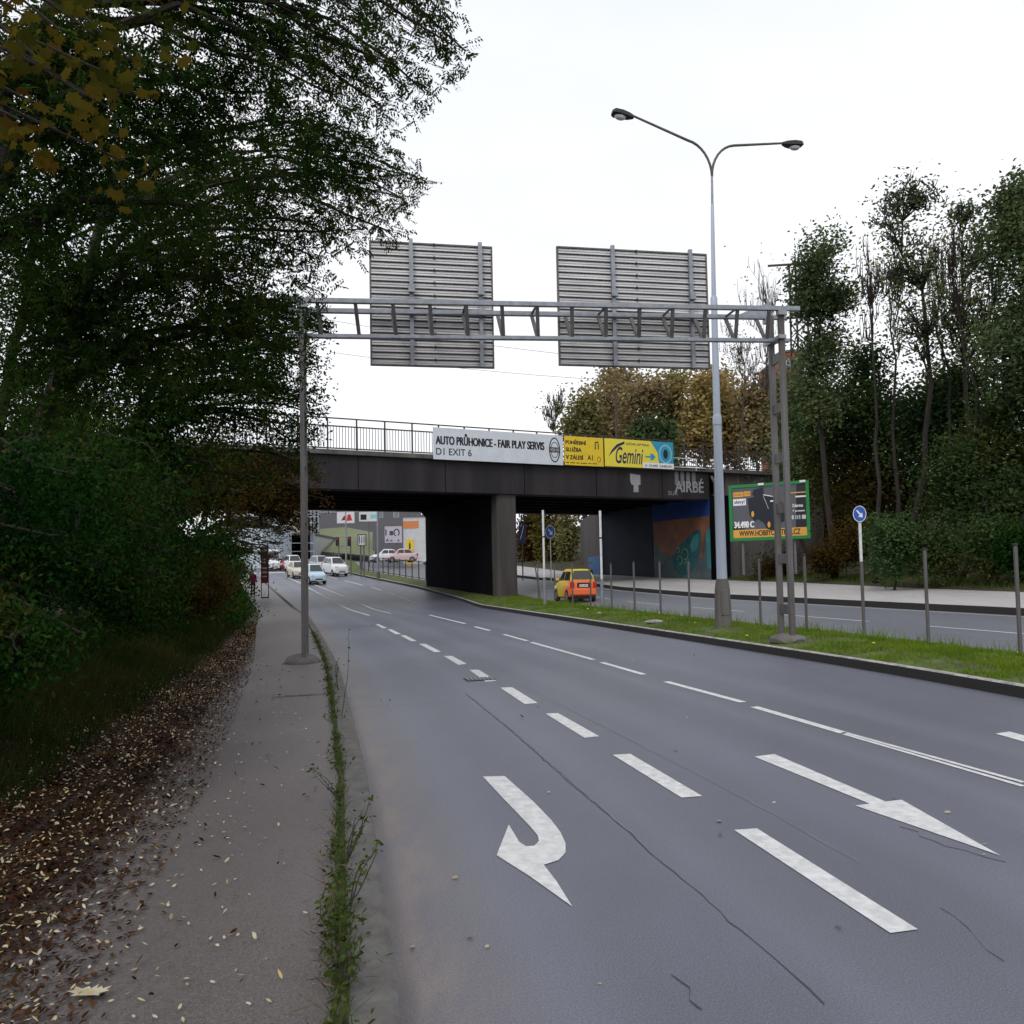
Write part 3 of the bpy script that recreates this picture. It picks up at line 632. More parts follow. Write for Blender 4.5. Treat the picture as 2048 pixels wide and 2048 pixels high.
def leg(base, z0_, zt_, w_, taper, bw=.20):
    o = None
    for k, off in enumerate((-1, 1)):
        p = base + gn * off * w_; q = base + gn * off * (w_ * taper)
        o = MB().beam((p.x, p.y, z0_), (q.x, q.y, zt_), bw, .11, side=gn).build('leg_post', M['galv_dark'], gan, True, bevel=.01)
    k = 0; z = z0_ + .75
    while z < zt_ - .6:
        f = (z - z0_) / (zt_ - z0_); ww = w_ + (w_ * taper - w_) * f
        MB().box((base.x, base.y, z), (.06, ww * 2 - .1, .26), rz=math.atan2(gn.y, gn.x) - math.pi / 2).build('batten_plate', M['galv_dark'], gan, True); z += 1.36
leg(Vector((GL.x, GL.y, 0)), KH, ztL - .05, .34, .95, .10)
leg(Vector((GR.x, GR.y, 0)), .36, ztR + .02, .29, .95, .15)
g = MB(); 
for s in (.002, .998):
    for off in (-D, D): g.box(gp(s, off, gzt(s) - .12), (.24, .16, .12), rz=math.atan2(gd.y, gd.x))
    g.box(gp(s, 0, gzb(s)), (.2, .8, .1), rz=math.atan2(gd.y, gd.x))
p = gp(1, D + .1, gzt(1)); g.add([p + gd * -.9 + Vector((0, 0, .06)), p + gd * .15 + Vector((0, 0, .06)), p + gd * .15 + Vector((0, 0, .5)), p + gd * -.9 + Vector((0, 0, .06)) + gn * .03, p + gd * .15 + Vector((0, 0, .06)) + gn * .03, p + gd * .15 + Vector((0, 0, .5)) + gn * .03], [(0, 1, 2), (5, 4, 3), (0, 2, 5, 3), (1, 4, 5, 2), (0, 3, 4, 1)])
g.build('end_bracket', M['galv'], gan, True)
def mound_stone(name, c, rx, ry, h, m, label, cat, seed=1, group=None):
    rnd = random.Random(seed); bm = bmesh.new(); bmesh.ops.create_icosphere(bm, subdivisions=3, radius=1)
    for v in bm.verts:
        k = 1 + rnd.uniform(-.06, .06); v.co = Vector((v.co.x * rx * k, v.co.y * ry * k, v.co.z * h * k))
    bmesh.ops.delete(bm, geom=[v for v in bm.verts if v.co.z < -h * .3], context='VERTS')
    me = bpy.data.meshes.new(name); bm.to_mesh(me); bm.free(); o = link(name, me, m, smooth=True); o.location = c; return tag(o, label, cat, group)
mound_stone('foundation', (GL.x - .05, GL.y - .1, KH - .03), .42, .50, .24, M['kerb'], 'rough concrete footing mound round the left gantry leg on the pavement', 'footing', 2)
mound_stone('foundation', (GR.x, GR.y - .1, .30), .5, .45, .18, M['concrete_light'], 'broken concrete footing at the right gantry leg in the grass', 'footing', 3)
M['lip'] = mat('shaded_lip', (.05, .045, .047), .7)  # same metal as the planks, with the shade of the gaps painted in
def sign_back(pxa, pxb, pya, pyb, stiff, label):
    off = D + .22; o0 = gp(0, off, 0)
    a = PP(pxa, (pya + pyb) / 2, o0, gn); c = PP(pxb, (pya + pyb) / 2, o0, gn)
    zt_ = PP((pxa + pxb) / 2, pya, o0, gn).z; zb_ = PP((pxa + pxb) / 2, pyb, o0, gn).z
    o = empty('road_sign', (a.x, a.y, zb_), math.atan2(gd.y, gd.x), label, 'road sign', 'overhead sign boards seen from behind')
    w_ = (c - a).dot(gd); h_ = zt_ - zb_; n = 19; ph = h_ / n
    MB().box((w_ / 2, .05, h_ / 2), (w_ - .02, .02, h_ - .02)).build('face_sheet', M['alu'], o)
    g = MB()
    for i in range(n):          # each plank: flat face with a folded lip top and bottom
        z = i * ph
        g.box((w_ / 2, .012, z + ph * .24), (w_, .02, ph * .42), rx=-.30)
        g.box((w_ / 2, .012, z + ph * .64), (w_, .02, ph * .42), rx=-.30)
    pl = g.build('planks', M['alu'], o)
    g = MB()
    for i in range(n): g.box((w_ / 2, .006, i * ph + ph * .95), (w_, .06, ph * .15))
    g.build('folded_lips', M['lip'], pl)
    g = MB()
    for x in (0, w_): g.box((x, .02, h_ / 2), (.04, .09, h_))
    for z in (0, h_): g.box((w_ / 2, .02, z), (w_ + .04, .092, .04))
    g.build('edge_frame', M['galv_dark'], o)
    for s in stiff:
        x = (PP(s, (pya + pyb) / 2, o0, gn) - a).dot(gd)
        g = MB(); g.box((x, -.08, h_ / 2 + .03), (.1, .09, h_ + .1)); g.box((x, -.17, h_ * .5 + .35), (.16, .12, .2)); g.build('stiffener', M['galv'], o)
        mid = x + .9 if s == stiff[0] else None
    g = MB(); xm = w_ * .52
    for i in range(0, n, 2): g.box((xm, -.03, (i + .9) * ph), (.03, .05, .07))
    g.build('clips', M['black'], o)
sign_back(370.5, 492.5, 244.5, 366, (411.5, 480.5), 'back of the smaller left ribbed metal sign board on the gantry')
sign_back(558.5, 707.5, 251, 366.5, (613, 690.5), 'back of the wider right ribbed metal sign board on the gantry')

# ------------------------------------------------------------------ street lamp
def street_lamp(x, y, zb, H, La, Lb, ang, label, group=None, cat='street lamp'):
    o = empty('street_lamp', (x, y, zb), 0, label, cat, group)
    MB().tube([(0, 0, 0), (0, 0, .1), (0, 0, 1.3), (0, 0, 1.52), (0, 0, 1.66)], [.29, .29, .25, .22, .19], 8).build('concrete_foot', M['concrete_light'], o, bevel=.01)
    MB().tube([(0, 0, 1.6), (.01, 0, 6.7)], [.165, .13], 14).build('lower_pole', M['polepaint'], o, smooth=True)
    MB().tube([(.01, 0, 6.68), (.01, 0, 6.95), (.01, 0, 7.02)], [.145, .145, .12], 14).build('collar', M['polepaint'], o, smooth=True)
    MB().tube([(.01, 0, 6.95), (.03, 0, 10.6)], [.118, .098], 14).build('middle_pole', M['polepaint'], o, smooth=True)
    MB().tube([(.03, 0, 10.55), (.03, 0, 10.9), (.03, 0, 10.96)], [.112, .112, .085], 14).build('collar', M['polepaint'], o, smooth=True)
    MB().tube([(.03, 0, 10.9), (.08, 0, 14.0), (.08, 0, 14.02)], [.078, .055, .045], 12).build('upper_pole', M['polepaint'], o, smooth=True)
    MB().tube([(.08, 0, 14.0), (.1, 0, H - 1.2)], [.042, .036], 10).build('top_tube', M['galv'], o, smooth=True)
    MB().box((0, -.26, .9), (.22, .05, .8)).build('access_door', M['concrete_light'], o, bevel=.01)
    for L, sg, tip in ((La, -1, .62), (Lb, 1, .28)):
        ux, uy = math.cos(ang) * sg, math.sin(ang) * sg; pts = []
        for k in range(9):
            t = k / 8; a = t * math.pi / 2 * .92; pts.append((.1 + ux * .95 * (1 - math.cos(a)), uy * .95 * (1 - math.cos(a)), H - 1.3 + 1.15 * math.sin(a)))
        ex, ey, ez = pts[-1]; pts.append((.1 + ux * (L - .7), uy * (L - .7), ez + tip))
        MB().tube(pts, [.042] * 9 + [.034], 8).build('arm', M['galv_dark'], o, smooth=True)
        c = Vector((.1 + ux * (L - .38), uy * (L - .38), ez + tip + .0))
        g = MB(); d = Vector((ux, uy, .12 if sg < 0 else .03)).normalized(); s = Vector((-uy, ux, 0)); up = d.cross(s) * (1 if d.cross(s).z > 0 else -1)
        rings = []
        for t, ww, hh, dn in ((-.36, .06, .05, .04), (-.2, .12, .10, .07), (.05, .17, .13, .08), (.3, .17, .12, .07), (.38, .12, .06, .05)):
            rings.append([c + d * t + s * ww + up * -dn, c + d * t + s * ww * .8 + up * hh * .6, c + d * t + up * hh, c + d * t - s * ww * .8 + up * hh * .6, c + d * t - s * ww + up * -dn])
        vs = [v for r in rings for v in r]; fs = [(i * 5 + j, i * 5 + (j + 1) % 5, (i + 1) * 5 + (j + 1) % 5, (i + 1) * 5 + j) for i in range(4) for j in range(5)] + [(0, 1, 2, 3, 4), (24, 23, 22, 21, 20)]
        hd = g.add(vs, fs).build('lamp_head', M['black'], o, smooth=True)
        g = MB(); q = c + up * -.1 + d * .1
        g.add([q + d * (.2 * math.cos(a)) + s * (.13 * math.sin(a)) for a in [k * .524 for k in range(12)]] + [q - up * .07 + d * (.14 * math.cos(a)) + s * (.09 * math.sin(a)) for a in [k * .524 for k in range(12)]],
              [(k, (k + 1) % 12, (k + 1) % 12 + 12, k + 12) for k in range(12)] + [tuple(range(12)), tuple(range(12, 24))])
        g.build('lamp_glass', M['lamp'], hd, smooth=True)
    return o
lp = PY(723.5, 626, 25)
street_lamp(lp.x, lp.y, .25, 16.3, 3.45, 3.4, math.atan2(.22, .975), 'tall pale street lamp with two curved arms on a concrete foot in the median')
# thin pole rising on the bridge behind the right sign board
q = bt(616.5, 432, 9)
o = empty('mast', BP(q[0], 9, ZT + .1), 0, 'dark thin mast on the bridge deck behind the wide sign board', 'mast')
MB().tube([(0, 0, 0), (0, 0, 8)], [.13, .1], 8).build('pole', M['rail'], o, smooth=True); MB().box((0, 0, .1), (.5, .5, .2)).build('base', M['concrete'], o)
MB().tube([(0, 0, 7.6), (-1.4, 0, 8)], .04, 6).build('arm', M['rail'], o)

# ------------------------------------------------------------------ median fence posts, tall poles, blue sign
posts = [(612, 614), (635, 618), (661, 618.5), (690, 619.5), (761, 626), (807, 632.6), (928.8, 646.6), (1020.7, 656.4)]
names = ['beside the taller white pole', 'second from the white pole', 'third from the white pole', 'just left of the street lamp', 'between street lamp and gantry leg', 'just right of the gantry leg', 'right of the blue round sign', 'at the right edge of the picture']
proto = None
def fence_post(x, y, z, hh, lab, tilt=0):
    global proto
    if proto is None:
        proto = empty('fence_post', (0, 0, 0), 0, 'x', 'post')
        MB().tube([(0, 0, -.1), (0, 0, 2.36)], .042, 10).build('pole', M['galv_dark'], proto, smooth=True)
        MB().tube([(0, 0, 2.36), (0, 0, 2.40), (0, 0, 2.42)], [.05, .05, .03], 10).build('cap', M['black'], proto, smooth=True)
        o = proto
    else: o = copy_tree(proto)
    o.location = (x, y, z); o.scale = (1, 1, hh / 2.4); o.rotation_euler = (0, tilt, random.random()); o['label'] = lab; o['group'] = 'steel fence posts along the far edge of the median'
    return o
for (px, py), nm in zip(posts, names):
    v = PZ(px, py, .24); fence_post(v.x, v.y, .22, 2.4, 'bare grey steel fence post ' + nm)
for px, py, t, lab, tilt in ((538.5, 601, 560, 'thin fence post nearest the bridge pier', 0), (555, 602.5, 562, 'thin fence post standing at the left flank of the hatchback', 0), (573, 608, 562, 'thin fence post in front of the hatchback boot', 0), (591, 609.5, 562, 'thin fence post at the right tail light of the hatchback', 0), (541, 601.5, 564, 'leaning broken fence post near the bridge pier', -.16)):
    v = PZ(px, py, .3); fence_post(v.x, v.y, .28, (py - t) * v.y / FPX, lab, tilt)
for px, py, t, lab in ((545, 608, 509.5, 'tall white pole on the median left of the hatchback'), (602.5, 610.5, 510, 'tall white pole on the median right of the hatchback')):
    v = PZ(px, py, .28); hh = (py - t) * v.y / FPX
    o = empty('tall_pole', (v.x, v.y, .24), 0, lab, 'pole', 'tall white poles on the median')
    MB().tube([(0, 0, -.1), (0, 0, hh * .32)], .085, 12).build('sleeve', M['galv'], o, smooth=True)
    MB().tube([(0, 0, hh * .32), (0, 0, hh)], .062, 12).build('upper_tube', M['white_pole'], o, smooth=True)
    MB().tube([(0, 0, hh * .72), (0, 0, hh * .735)], .067, 12).build('band', M['black'], o); MB().tube([(0, 0, hh), (0, 0, hh + .03)], [.065, .04], 12).build('cap', M['black'], o)
def disc(g, cx, cy, cz, r, y0, y1, n=28):
    return g.prism([(cx + r * math.cos(2 * math.pi * i / n), cz + r * math.sin(2 * math.pi * i / n)) for i in range(n)], y0, y1)
def round_sign(x, y, z, hp, r, rz, lab, white_top=True):
    o = empty('traffic_sign', (x, y, z), rz, lab, 'traffic sign')
    MB().tube([(0, 0, -.1), (0, 0, hp * (.6 if white_top else 1))], .045, 10).build('post', M['galv_dark'] if white_top else M['white_pole'], o, smooth=True)
    if white_top: MB().tube([(0, 0, hp * .6), (0, 0, hp)], .04, 10).build('upper_post', M['white_pole'], o, smooth=True)
    g = MB(); n = 28; g.prism([(r * math.cos(2 * math.pi * i / n), hp - r * .6 + r * 1.33 * math.sin(2 * math.pi * i / n)) for i in range(n)], -.07, -.05); d = g.build('disc', M['blue_sign'], o)
    e = ring(0, hp - r * .6, r, r * 1.33, r * .1, y=-.073); e.build('rim', M['pure_white'], d)
    zc = hp - r * .6; k = r
    MB().prism([(-.5 * k, zc + .55 * k), (-.35 * k, zc + .7 * k), (.2 * k, zc), (.4 * k, zc + .2 * k), (.45 * k, zc - .6 * k), (-.25 * k, zc - .45 * k), (.0, zc - .2 * k)], -.076, -.0715).build('arrow', M['pure_white'], d)
v = PZ(864.4, 638, .24); round_sign(v.x, v.y, .22, (638 - 510) * v.y / FPX, .17, -.35, 'blue round arrow sign on a post in the near median grass')
v = PY(551, 570, 62); round_sign(v.x, v.y, v.z - .8, (570 - 529) * 62 / FPX + .8, .4, 0, 'small blue round sign far beyond the bridge beside the hatchback', False)
v = PY(523, 578, 60)
o = empty('flag_sign', (v.x, v.y, v.z - .2), 0, 'tall dark blue advertising flag sign right of the bridge pier', 'sign')
MB().tube([(0, 0, 0), (0, 0, 4.6)], .05, 8).build('post', M['galv_dark'], o); MB().box((.02, -.06, 3.75), (.52, .03, 1.7)).build('panel', mat('navy_sign', (.02, .03, .12), .5), o)
MB().beam((-.15, -.08, 3.2), (.15, -.08, 4.3), .05, .01, side=(0, 1, 0)).beam((-.1, -.08, 4.2), (.0, -.08, 4.4), .04, .01, side=(0, 1, 0)).build('marks', M['pure_white'], o)

# ------------------------------------------------------------------ billboard behind the lamp
bl = PY(730.5, 541.5, 50.5); br = PY(811, 540, 48); dv = br - bl; dv.z = 0
o = empty('billboard', (bl.x, bl.y, bl.z), math.atan2(dv.y, dv.x), 'green framed billboard showing a dark mower and an orange web address strip', 'billboard')
w = dv.length; h = 57.5 * 49 / FPX
MB().box((w / 2, .1, h / 2), (w - .05, .16, h - .05)).build('backing', M['galv_dark'], o)
g = MB()
for x in (.1, w - .1): g.box((x, -.02, h / 2), (.2, .1, h))
for z in (.1, h - .09): g.box((w / 2, -.018, z), (w - .4, .096, .2))
g.build('frame', M['green_fr'], o, bevel=.01)
MB().box((w / 2, 0, h / 2), (w - .36, .03, h - .36)).build('poster', M['slate'], o)
MB().prism([(.2, .2), (w * .82, .2), (w * .85, h - .2), (w - .2, h - .2), (w - .2, .2)], -.019, -.0165).build('dark_field', M['night'], o)
MB().prism([(.2, .2), (.2, 1.0), (w * .2, .8), (w * .2, .2)], -.019, -.0165).build('dark_corner', M['night'], o)
MB().box((w / 2, -.022, .47), (w - .42, .006, .52)).build('address_strip', M['orange'], o)
text_obj('WWW.HOBBYCENTRAL.CZ', M['ink'], o, w * .12, .3, w * .76, .36, -.03, bold=.028)
MB().box((w * .12, -.022, h - .62), (w * .13, .006, .32)).build('orange_tag', M['orange'], o); MB().box((w * .235, -.022, h - .6), (w * .085, .006, .32)).build('orange_tag', M['orange'], o)
text_obj('podz', M['maroon'], o, w * .065, h - .72, w * .1, .18, -.028); text_obj('119', M['maroon'], o, w * .205, h - .68, w * .06, .16, -.028)
MB().box((w * .135, -.024, h - 1.12), (w * .165, .006, .44)).build('white_tag', M['pure_white'], o); text_obj('slevy!', M['navy'], o, w * .07, h - 1.28, w * .13, .3, -.03, bold=.02)
text_obj('34.490 C', M['pure_white'], o, w * .06, .85, w * .25, .42, -.028, bold=.06)
mw = MB(); X = lambda a: w * a; Z = lambda a: h * a
mw.prism([(X(.24), Z(.75)), (X(.33), Z(.77)), (X(.30), Z(.82)), (X(.32), Z(.9)), (X(.44), Z(.93)), (X(.45), Z(.8)), (X(.56), Z(.78)), (X(.70), Z(.6)), (X(.74), Z(.35)), (X(.62), Z(.28)), (X(.55), Z(.16)), (X(.47), Z(.2)), (X(.44), Z(.3)), (X(.36), Z(.38)), (X(.32), Z(.34)), (X(.26), Z(.45))], -.036, -.026)
mwo = mw.build('mower_picture', M['night'], o)
for a, bb, rr_ in ((.3, .47, .13), (.5, .27, .13)):
    g = MB(); n = 16; g.prism([(X(a) + rr_ * .7 * math.cos(i * math.pi / 8), Z(bb) + rr_ * 1.5 * math.sin(i * math.pi / 8)) for i in range(n)], -.045, -.037); g.build('wheel_hub', M['orange'], mwo)
MB().beam((X(.44), -.04, Z(.8)), (X(.56), -.04, Z(.76)), .05, .01, side=(0, 1, 0)).beam((X(.44), -.04, Z(.78)), (X(.5), -.04, Z(.55)), .02, .01, side=(0, 1, 0)).box((X(.55), -.042, Z(.68)), (.25, .01, .1)).build('mower_highlight', M['pure_white'], mwo)
text_obj('Zdarma', M['pure_white'], o, w * .79, Z(.55), w * .13, .2, -.03, bold=.03); text_obj('+ 7 prutem', M['pure_white'], o, w * .76, Z(.46), w * .18, .16, -.03, bold=.03); text_obj('00 111 00', M['pure_white'], o, w * .76, Z(.34), w * .19, .26, -.03, bold=.03)
MB().box((w * .87, -.03, Z(.8)), (w * .19, .006, .07)).build('orange_rule', M['orange'], o); MB().box((w * .9, -.03, Z(.73)), (w * .13, .006, .1)).build('white_rule', M['pure_white'], o)
for x in (w * .15, w * .8): MB().box((x, .25, -.6), (.16, .14, 3.2)).build('leg', M['galv_dark'], o)
for x in (w * .42, w * .93): MB().box((x, -.1, h - .05), (.35, .14, .14)).build('floodlight', M['pure_white'], o)

# ------------------------------------------------------------------ vehicles
KINDS = {  # length, width, height (the place is built in the photograph's proportions), lower-body stations, cabin side outline
 'hatch': (4.1, 1.7, [(0, .42, .86, .86), (.015, .33, .98, .93), (.08, .24, 1.03, .99), (.25, .2, 1.02, 1), (.7, .2, .98, 1), (.86, .22, .88, .98), (.965, .28, .74, .92), (1, .4, .6, .8)], [(.03, .98), (.10, 1.40), (.20, 1.5), (.50, 1.52), (.58, 1.48), (.76, .95)], .62),
 'sedan': (4.5, 1.75, [(0, .42, .84, .86), (.02, .33, .97, .93), (.12, .24, 1.0, .99), (.3, .2, .99, 1), (.7, .2, .95, 1), (.86, .22, .86, .98), (.965, .28, .72, .92), (1, .4, .6, .8)], [(.10, .97), (.24, 1.38), (.32, 1.44), (.52, 1.46), (.58, 1.42), (.75, .93)], .55),
 'suv': (4.5, 1.85, [(0, .45, 1.0, .88), (.02, .38, 1.1, .94), (.1, .3, 1.14, .99), (.3, .26, 1.12, 1), (.72, .26, 1.1, 1), (.88, .28, 1.02, .98), (.975, .33, .88, .92), (1, .45, .7, .84)], [(.03, 1.1), (.08, 1.58), (.16, 1.68), (.52, 1.7), (.58, 1.66), (.74, 1.08)], .72),
 'van': (5.0, 1.95, [(0, .4, 2.0, .94), (.01, .3, 2.15, .97), (.1, .25, 2.2, 1), (.5, .25, 2.2, 1), (.72, .25, 2.18, 1), (.74, .25, 1.25, 1), (.9, .28, 1.15, .97), (1, .42, .8, .86)], [(.05, 2.1), (.1, 2.2), (.5, 2.24), (.68, 2.22), (.74, 2.1), (.88, 1.2)], .5)}
VS = 1.33
def vehicle(kind, paint, loc, rz, label, group=None, front=True, name='car', cat='car', plate='3A2 4471', mat2=None):
    L, Wd, st, cab, _ = KINDS[kind]; o = empty(name, loc, rz, label, cat, group)
    g = MB(); rings = []
    for f, zl, zh, wf in st:
        x = -L / 2 + f * L; hw = Wd / 2 * wf; zl *= VS; zh *= VS; zm = zl + (zh - zl) * .55
        rings.append([(x, -hw * .92, zl), (x, -hw, zl + .08), (x, -hw, zm), (x, -hw * .95, zh - .1), (x, -hw * .84, zh), (x, 0, zh + .02), (x, hw * .84, zh), (x, hw * .95, zh - .1), (x, hw, zm), (x, hw, zl + .08), (x, hw * .92, zl)])
    n = 11; vs = [v for r in rings for v in r]
    fs = [(i * n + j, i * n + (j + 1) % n, (i + 1) * n + (j + 1) % n, (i + 1) * n + j) for i in range(len(st) - 1) for j in range(n)] + [tuple(range(n)), tuple(range((len(st) - 1) * n, len(st) * n))]
    g.add(vs, fs); body = g.build('body', paint, o, smooth=True)
    pts = [(-L / 2 + f * L, z * VS) for f, z in cab]; zb = pts[0][1]; ztp = max(p[1] for p in pts)
    def hw(z, zbase): return Wd / 2 * (.9 - .24 * max(0, (z - zbase)) / (ztp - zbase + 1e-6))
    zbase = min(pts[0][1], pts[-1][1])
    g = MB(); nn = len(pts); vs = [(x, -hw(z, zbase), z) for x, z in pts] + [(x, hw(z, zbase), z) for x, z in pts]
    g.add(vs, [tuple(range(nn)), tuple(range(nn, 2 * nn))] + [(i, i + 1, i + 1 + nn, i + nn) for i in range(nn - 1)] + [(nn - 1, 0, nn, 2 * nn - 1)])
    roof = g.build('roof', mat2 or paint, o, smooth=True, bevel=.09, seg=4)
    # glass
    def quad_between(i, j, lo, hi, inset, nm, out):
        (xa, za), (xb, zb2) = pts[i], pts[j]
        def pt(t, s): x = xa + (xb - xa) * t; z = za + (zb2 - za) * t; return (x + out, s * (hw(z, zbase) - inset), z + .012 + abs(out) * .3)
        MB().add([pt(lo, -1), pt(lo, 1), pt(hi, 1), pt(hi, -1)], [(0, 1, 2, 3)]).build(nm, M['glass'], o)
    if kind != 'van': quad_between(0, 1, .12, 1.05, .1, 'rear_window', -.03)
    else: MB().box((-L / 2 - .012, 0, 1.75 * VS), (.02, 1.3, .45 * VS)).build('rear_window', M['glass'], o)
    quad_between(nn - 1, nn - 2, .1, .95, .09, 'windscreen', .03)
    zt1 = ztp - .12 * VS; zb1 = (max(pts[0][1], pts[-1][1]) + .04) if kind != 'van' else 1.3 * VS
    def xr(z):  # rear slant x at z, front slant x at z
        a, b_ = pts[0], pts[1]; t = (z - a[1]) / (b_[1] - a[1]); c, d = pts[-1], pts[-2]; u = (z - c[1]) / (d[1] - c[1])
        return a[0] + (b_[0] - a[0]) * max(0, t), c[0] + (d[0] - c[0]) * u
    rb, fb = xr(zb1); rt, ft = xr(zt1)
    if kind == 'van': rb = rt = L * .12
    mid = (rb + fb) / 2 + .05
    for s in (-1, 1):
        for nm, A in (('side_window', [(rb + .2, zb1), (mid - .05, zb1), (mid - .05, zt1), (rt + .16, zt1)]), ('side_window', [(mid + .05, zb1), (fb - .22, zb1), (ft - .16, zt1), (mid + .05, zt1)])):
            MB().add([(x, s * (hw(z, zbase) + .012), z) for x, z in A], [(0, 1, 2, 3)]).build(nm, M['glass'], o)
        MB().box((fb - .35, s * (Wd / 2 + .07), zb1 + .05), (.12, .2, .16)).build('mirror', paint, o, bevel=.02)
        z_ = st[2][2] * VS
        if kind == 'van': zl1, zl2 = .75 * VS, 1.0 * VS
        MB().box((L / 2 - .14, s * Wd * .36, (.66 if kind != 'suv' else .85) * VS), (.2, Wd * .2, .14 * VS)).build('headlight', M['lamp'], o, bevel=.03)
        MB().box((-L / 2 + .07, s * Wd * .405, (.80 if kind not in ('suv', 'van') else .98) * VS), (.2, Wd * .13, .26 * VS)).build('tail_light', M['tail'], o, bevel=.03)
    MB().box((L / 2 - .02, 0, .38 * VS), (.12, Wd * .8, .2 * VS)).build('front_bumper', paint, o, bevel=.04)
    MB().box((L / 2 + .045, 0, .42 * VS), (.03, Wd * .42, .1 * VS)).build('grille', M['black'], o)
    MB().box((-L / 2 + .03, 0, .48 * VS), (.16, Wd * .9, .26 * VS)).build('rear_bumper', paint, o, bevel=.05)
    for sx, zz in ((-1, .77), (1, .30)):
        p = MB().box((sx * (L / 2 + .035 if sx > 0 else L / 2 + .012) + (.04 if sx > 0 else 0), 0, zz * VS), (.02, .52, .11 * VS)).build('number_plate', M['plate'], o)
        if kind == 'hatch' and sx < 0:
            t = text_obj(plate, M['ink'], p, 0, 0, .44, .07 * VS, 0); t.rotation_euler = (0, 0, -math.pi / 2); t.location = (-L / 2 - .025, .22, (zz - .035) * VS)
            MB().box((-L / 2 - .0, 0, zz * VS + .02), (.02, .8, .22 * VS)).build('plate_recess', M['black'], o)
    wr = .31 * VS
    for sx in (-.31, .31):
        for s in (-1, 1):
            c = (sx * L, s * (Wd / 2 - .1), wr * .98)
            g = MB(); n = 20
            g.add([(c[0] + r_ * math.cos(2 * math.pi * k / n), c[1] + s * yy, c[2] + r_ * math.sin(2 * math.pi * k / n)) for yy, r_ in ((-.1, wr * .95), (.09, wr), (.115, wr * .9), (.115, wr * .62)) for k in range(n)],
                  [(q * n + k, q * n + (k + 1) % n, (q + 1) * n + (k + 1) % n, (q + 1) * n + k) for q in range(3) for k in range(n)] + [tuple(range(n))])
            wh = g.build('wheel', M['tyre'], o, smooth=True)
            g = MB(); g.add([(c[0] + wr * .62 * math.cos(2 * math.pi * k / n), c[1] + s * .108, c[2] + wr * .62 * math.sin(2 * math.pi * k / n)) for k in range(n)], [tuple(range(n))]); g.build('rim', M['rim'], wh)
    g = MB(); g.box((0, 0, .25 * VS), (L * .92, Wd * .82, .22)); g.build('underside', M['black'], o)
    return o
def paintm(name, c, r=.3): return mat(name, c, r, .0, spec=.5)
P_white = paintm('white_car_paint', (.72, .73, .75)); P_silver = paintm('silver_car_paint', (.42, .44, .47)); P_blue = paintm('pale_blue_car_paint', (.50, .66, .78)); P_cream = paintm('cream_car_paint', (.6, .55, .45))
P_red = paintm('dark_red_paint', (.25, .02, .03)); P_dark = paintm('dark_car_paint', (.02, .025, .04)); P_pink = paintm('pink_car_paint', (.62, .46, .47))
tx = bpy.data.materials.new('yellow_orange_paint'); tx.use_nodes = True; n_ = tx.node_tree; b_ = n_.nodes['Principled BSDF']; b_.inputs['Roughness'].default_value = .28
t_ = n_.nodes.new('ShaderNodeTexCoord'); s_ = n_.nodes.new('ShaderNodeSeparateXYZ'); r_ = n_.nodes.new('ShaderNodeMapRange'); r_.inputs['From Min'].default_value = -.35; r_.inputs['From Max'].default_value = .75
c_ = n_.nodes.new('ShaderNodeValToRGB'); c_.color_ramp.elements[0].color = (.82, .15, .04, 1); c_.color_ramp.elements[1].color = (.70, .52, .04, 1)
zm_ = n_.nodes.new('ShaderNodeMath'); zm_.operation = 'MULTIPLY_ADD'; zm_.inputs[1].default_value = 1.3; n_.links.new(t_.outputs['Object'], s_.inputs[0]); n_.links.new(s_.outputs[2], zm_.inputs[0]); n_.links.new(s_.outputs[0], zm_.inputs[2]); n_.links.new(zm_.outputs[0], r_.inputs[0]); n_.links.new(r_.outputs[0], c_.inputs[0]); n_.links.new(c_.outputs[0], b_.inputs['Base Color'])
P_roof = paintm('yellow_roof_paint', (.72, .58, .06))
tv = PY(584, 600.5, 45.8)
vehicle('hatch', tx, (tv.x - .4, tv.y + 1.9, (ground_z(tv.x, tv.y))), R(90 + 11), 'yellow hatchback with an orange red rear driving into the right underpass', mat2=P_roof)
def far_car(kind, px, Y, paint, label, away=False, name='car', cat='car', dr=0, rot=None):
    v = PY(px, 575, Y); z = rise(Y) + (0.02)
    slope = math.atan2(x0(Y + 5) - x0(Y - 5), 10)           # heading of the road, left of +Y
    rz = math.pi / 2 - slope + (0 if away else math.pi)
    o = vehicle(kind, paint, (v.x, Y, z), rot if rot is not None else rz + dr, label, 'vehicles on the road beyond the bridge', name=name, cat=cat)
    o.rotation_euler = (0, -math.atan(.058) * (1 if away else -1), o.rotation_euler.z); return o
far_car('hatch', 313.5, 80, P_blue, 'pale blue and white small car nearest beyond the bridge', dr=.15)
far_car('suv', 335, 94, P_white, 'white tall car beside the green median beyond the bridge', dr=.2)
far_car('suv', 320.5, 101, P_silver, 'silver car following behind the pale blue one', dr=.2)
far_car('sedan', 297.5, 91, P_cream, 'cream car half hidden behind the left gantry leg', dr=.1)
far_car('suv', 293.5, 106, P_white, 'white car waiting left of the gantry leg', dr=.1)
far_car('sedan', 283.5, 112, P_red, 'dark red and white car between the van and a white car', dr=.1)
far_car('van', 272, 112, P_white, 'white delivery van behind the bus stop sign', name='van', cat='van', dr=.1)
far_car('van', 311.5, 172, P_dark, 'dark blue van far up the hill road', name='van', cat='van')
far_car('sedan', 317.5, 150, P_white, 'small white car just below the dark van on the hill', away=True)
far_car('hatch', 329, 190, P_white, 'farthest white car at the top of the hill road')

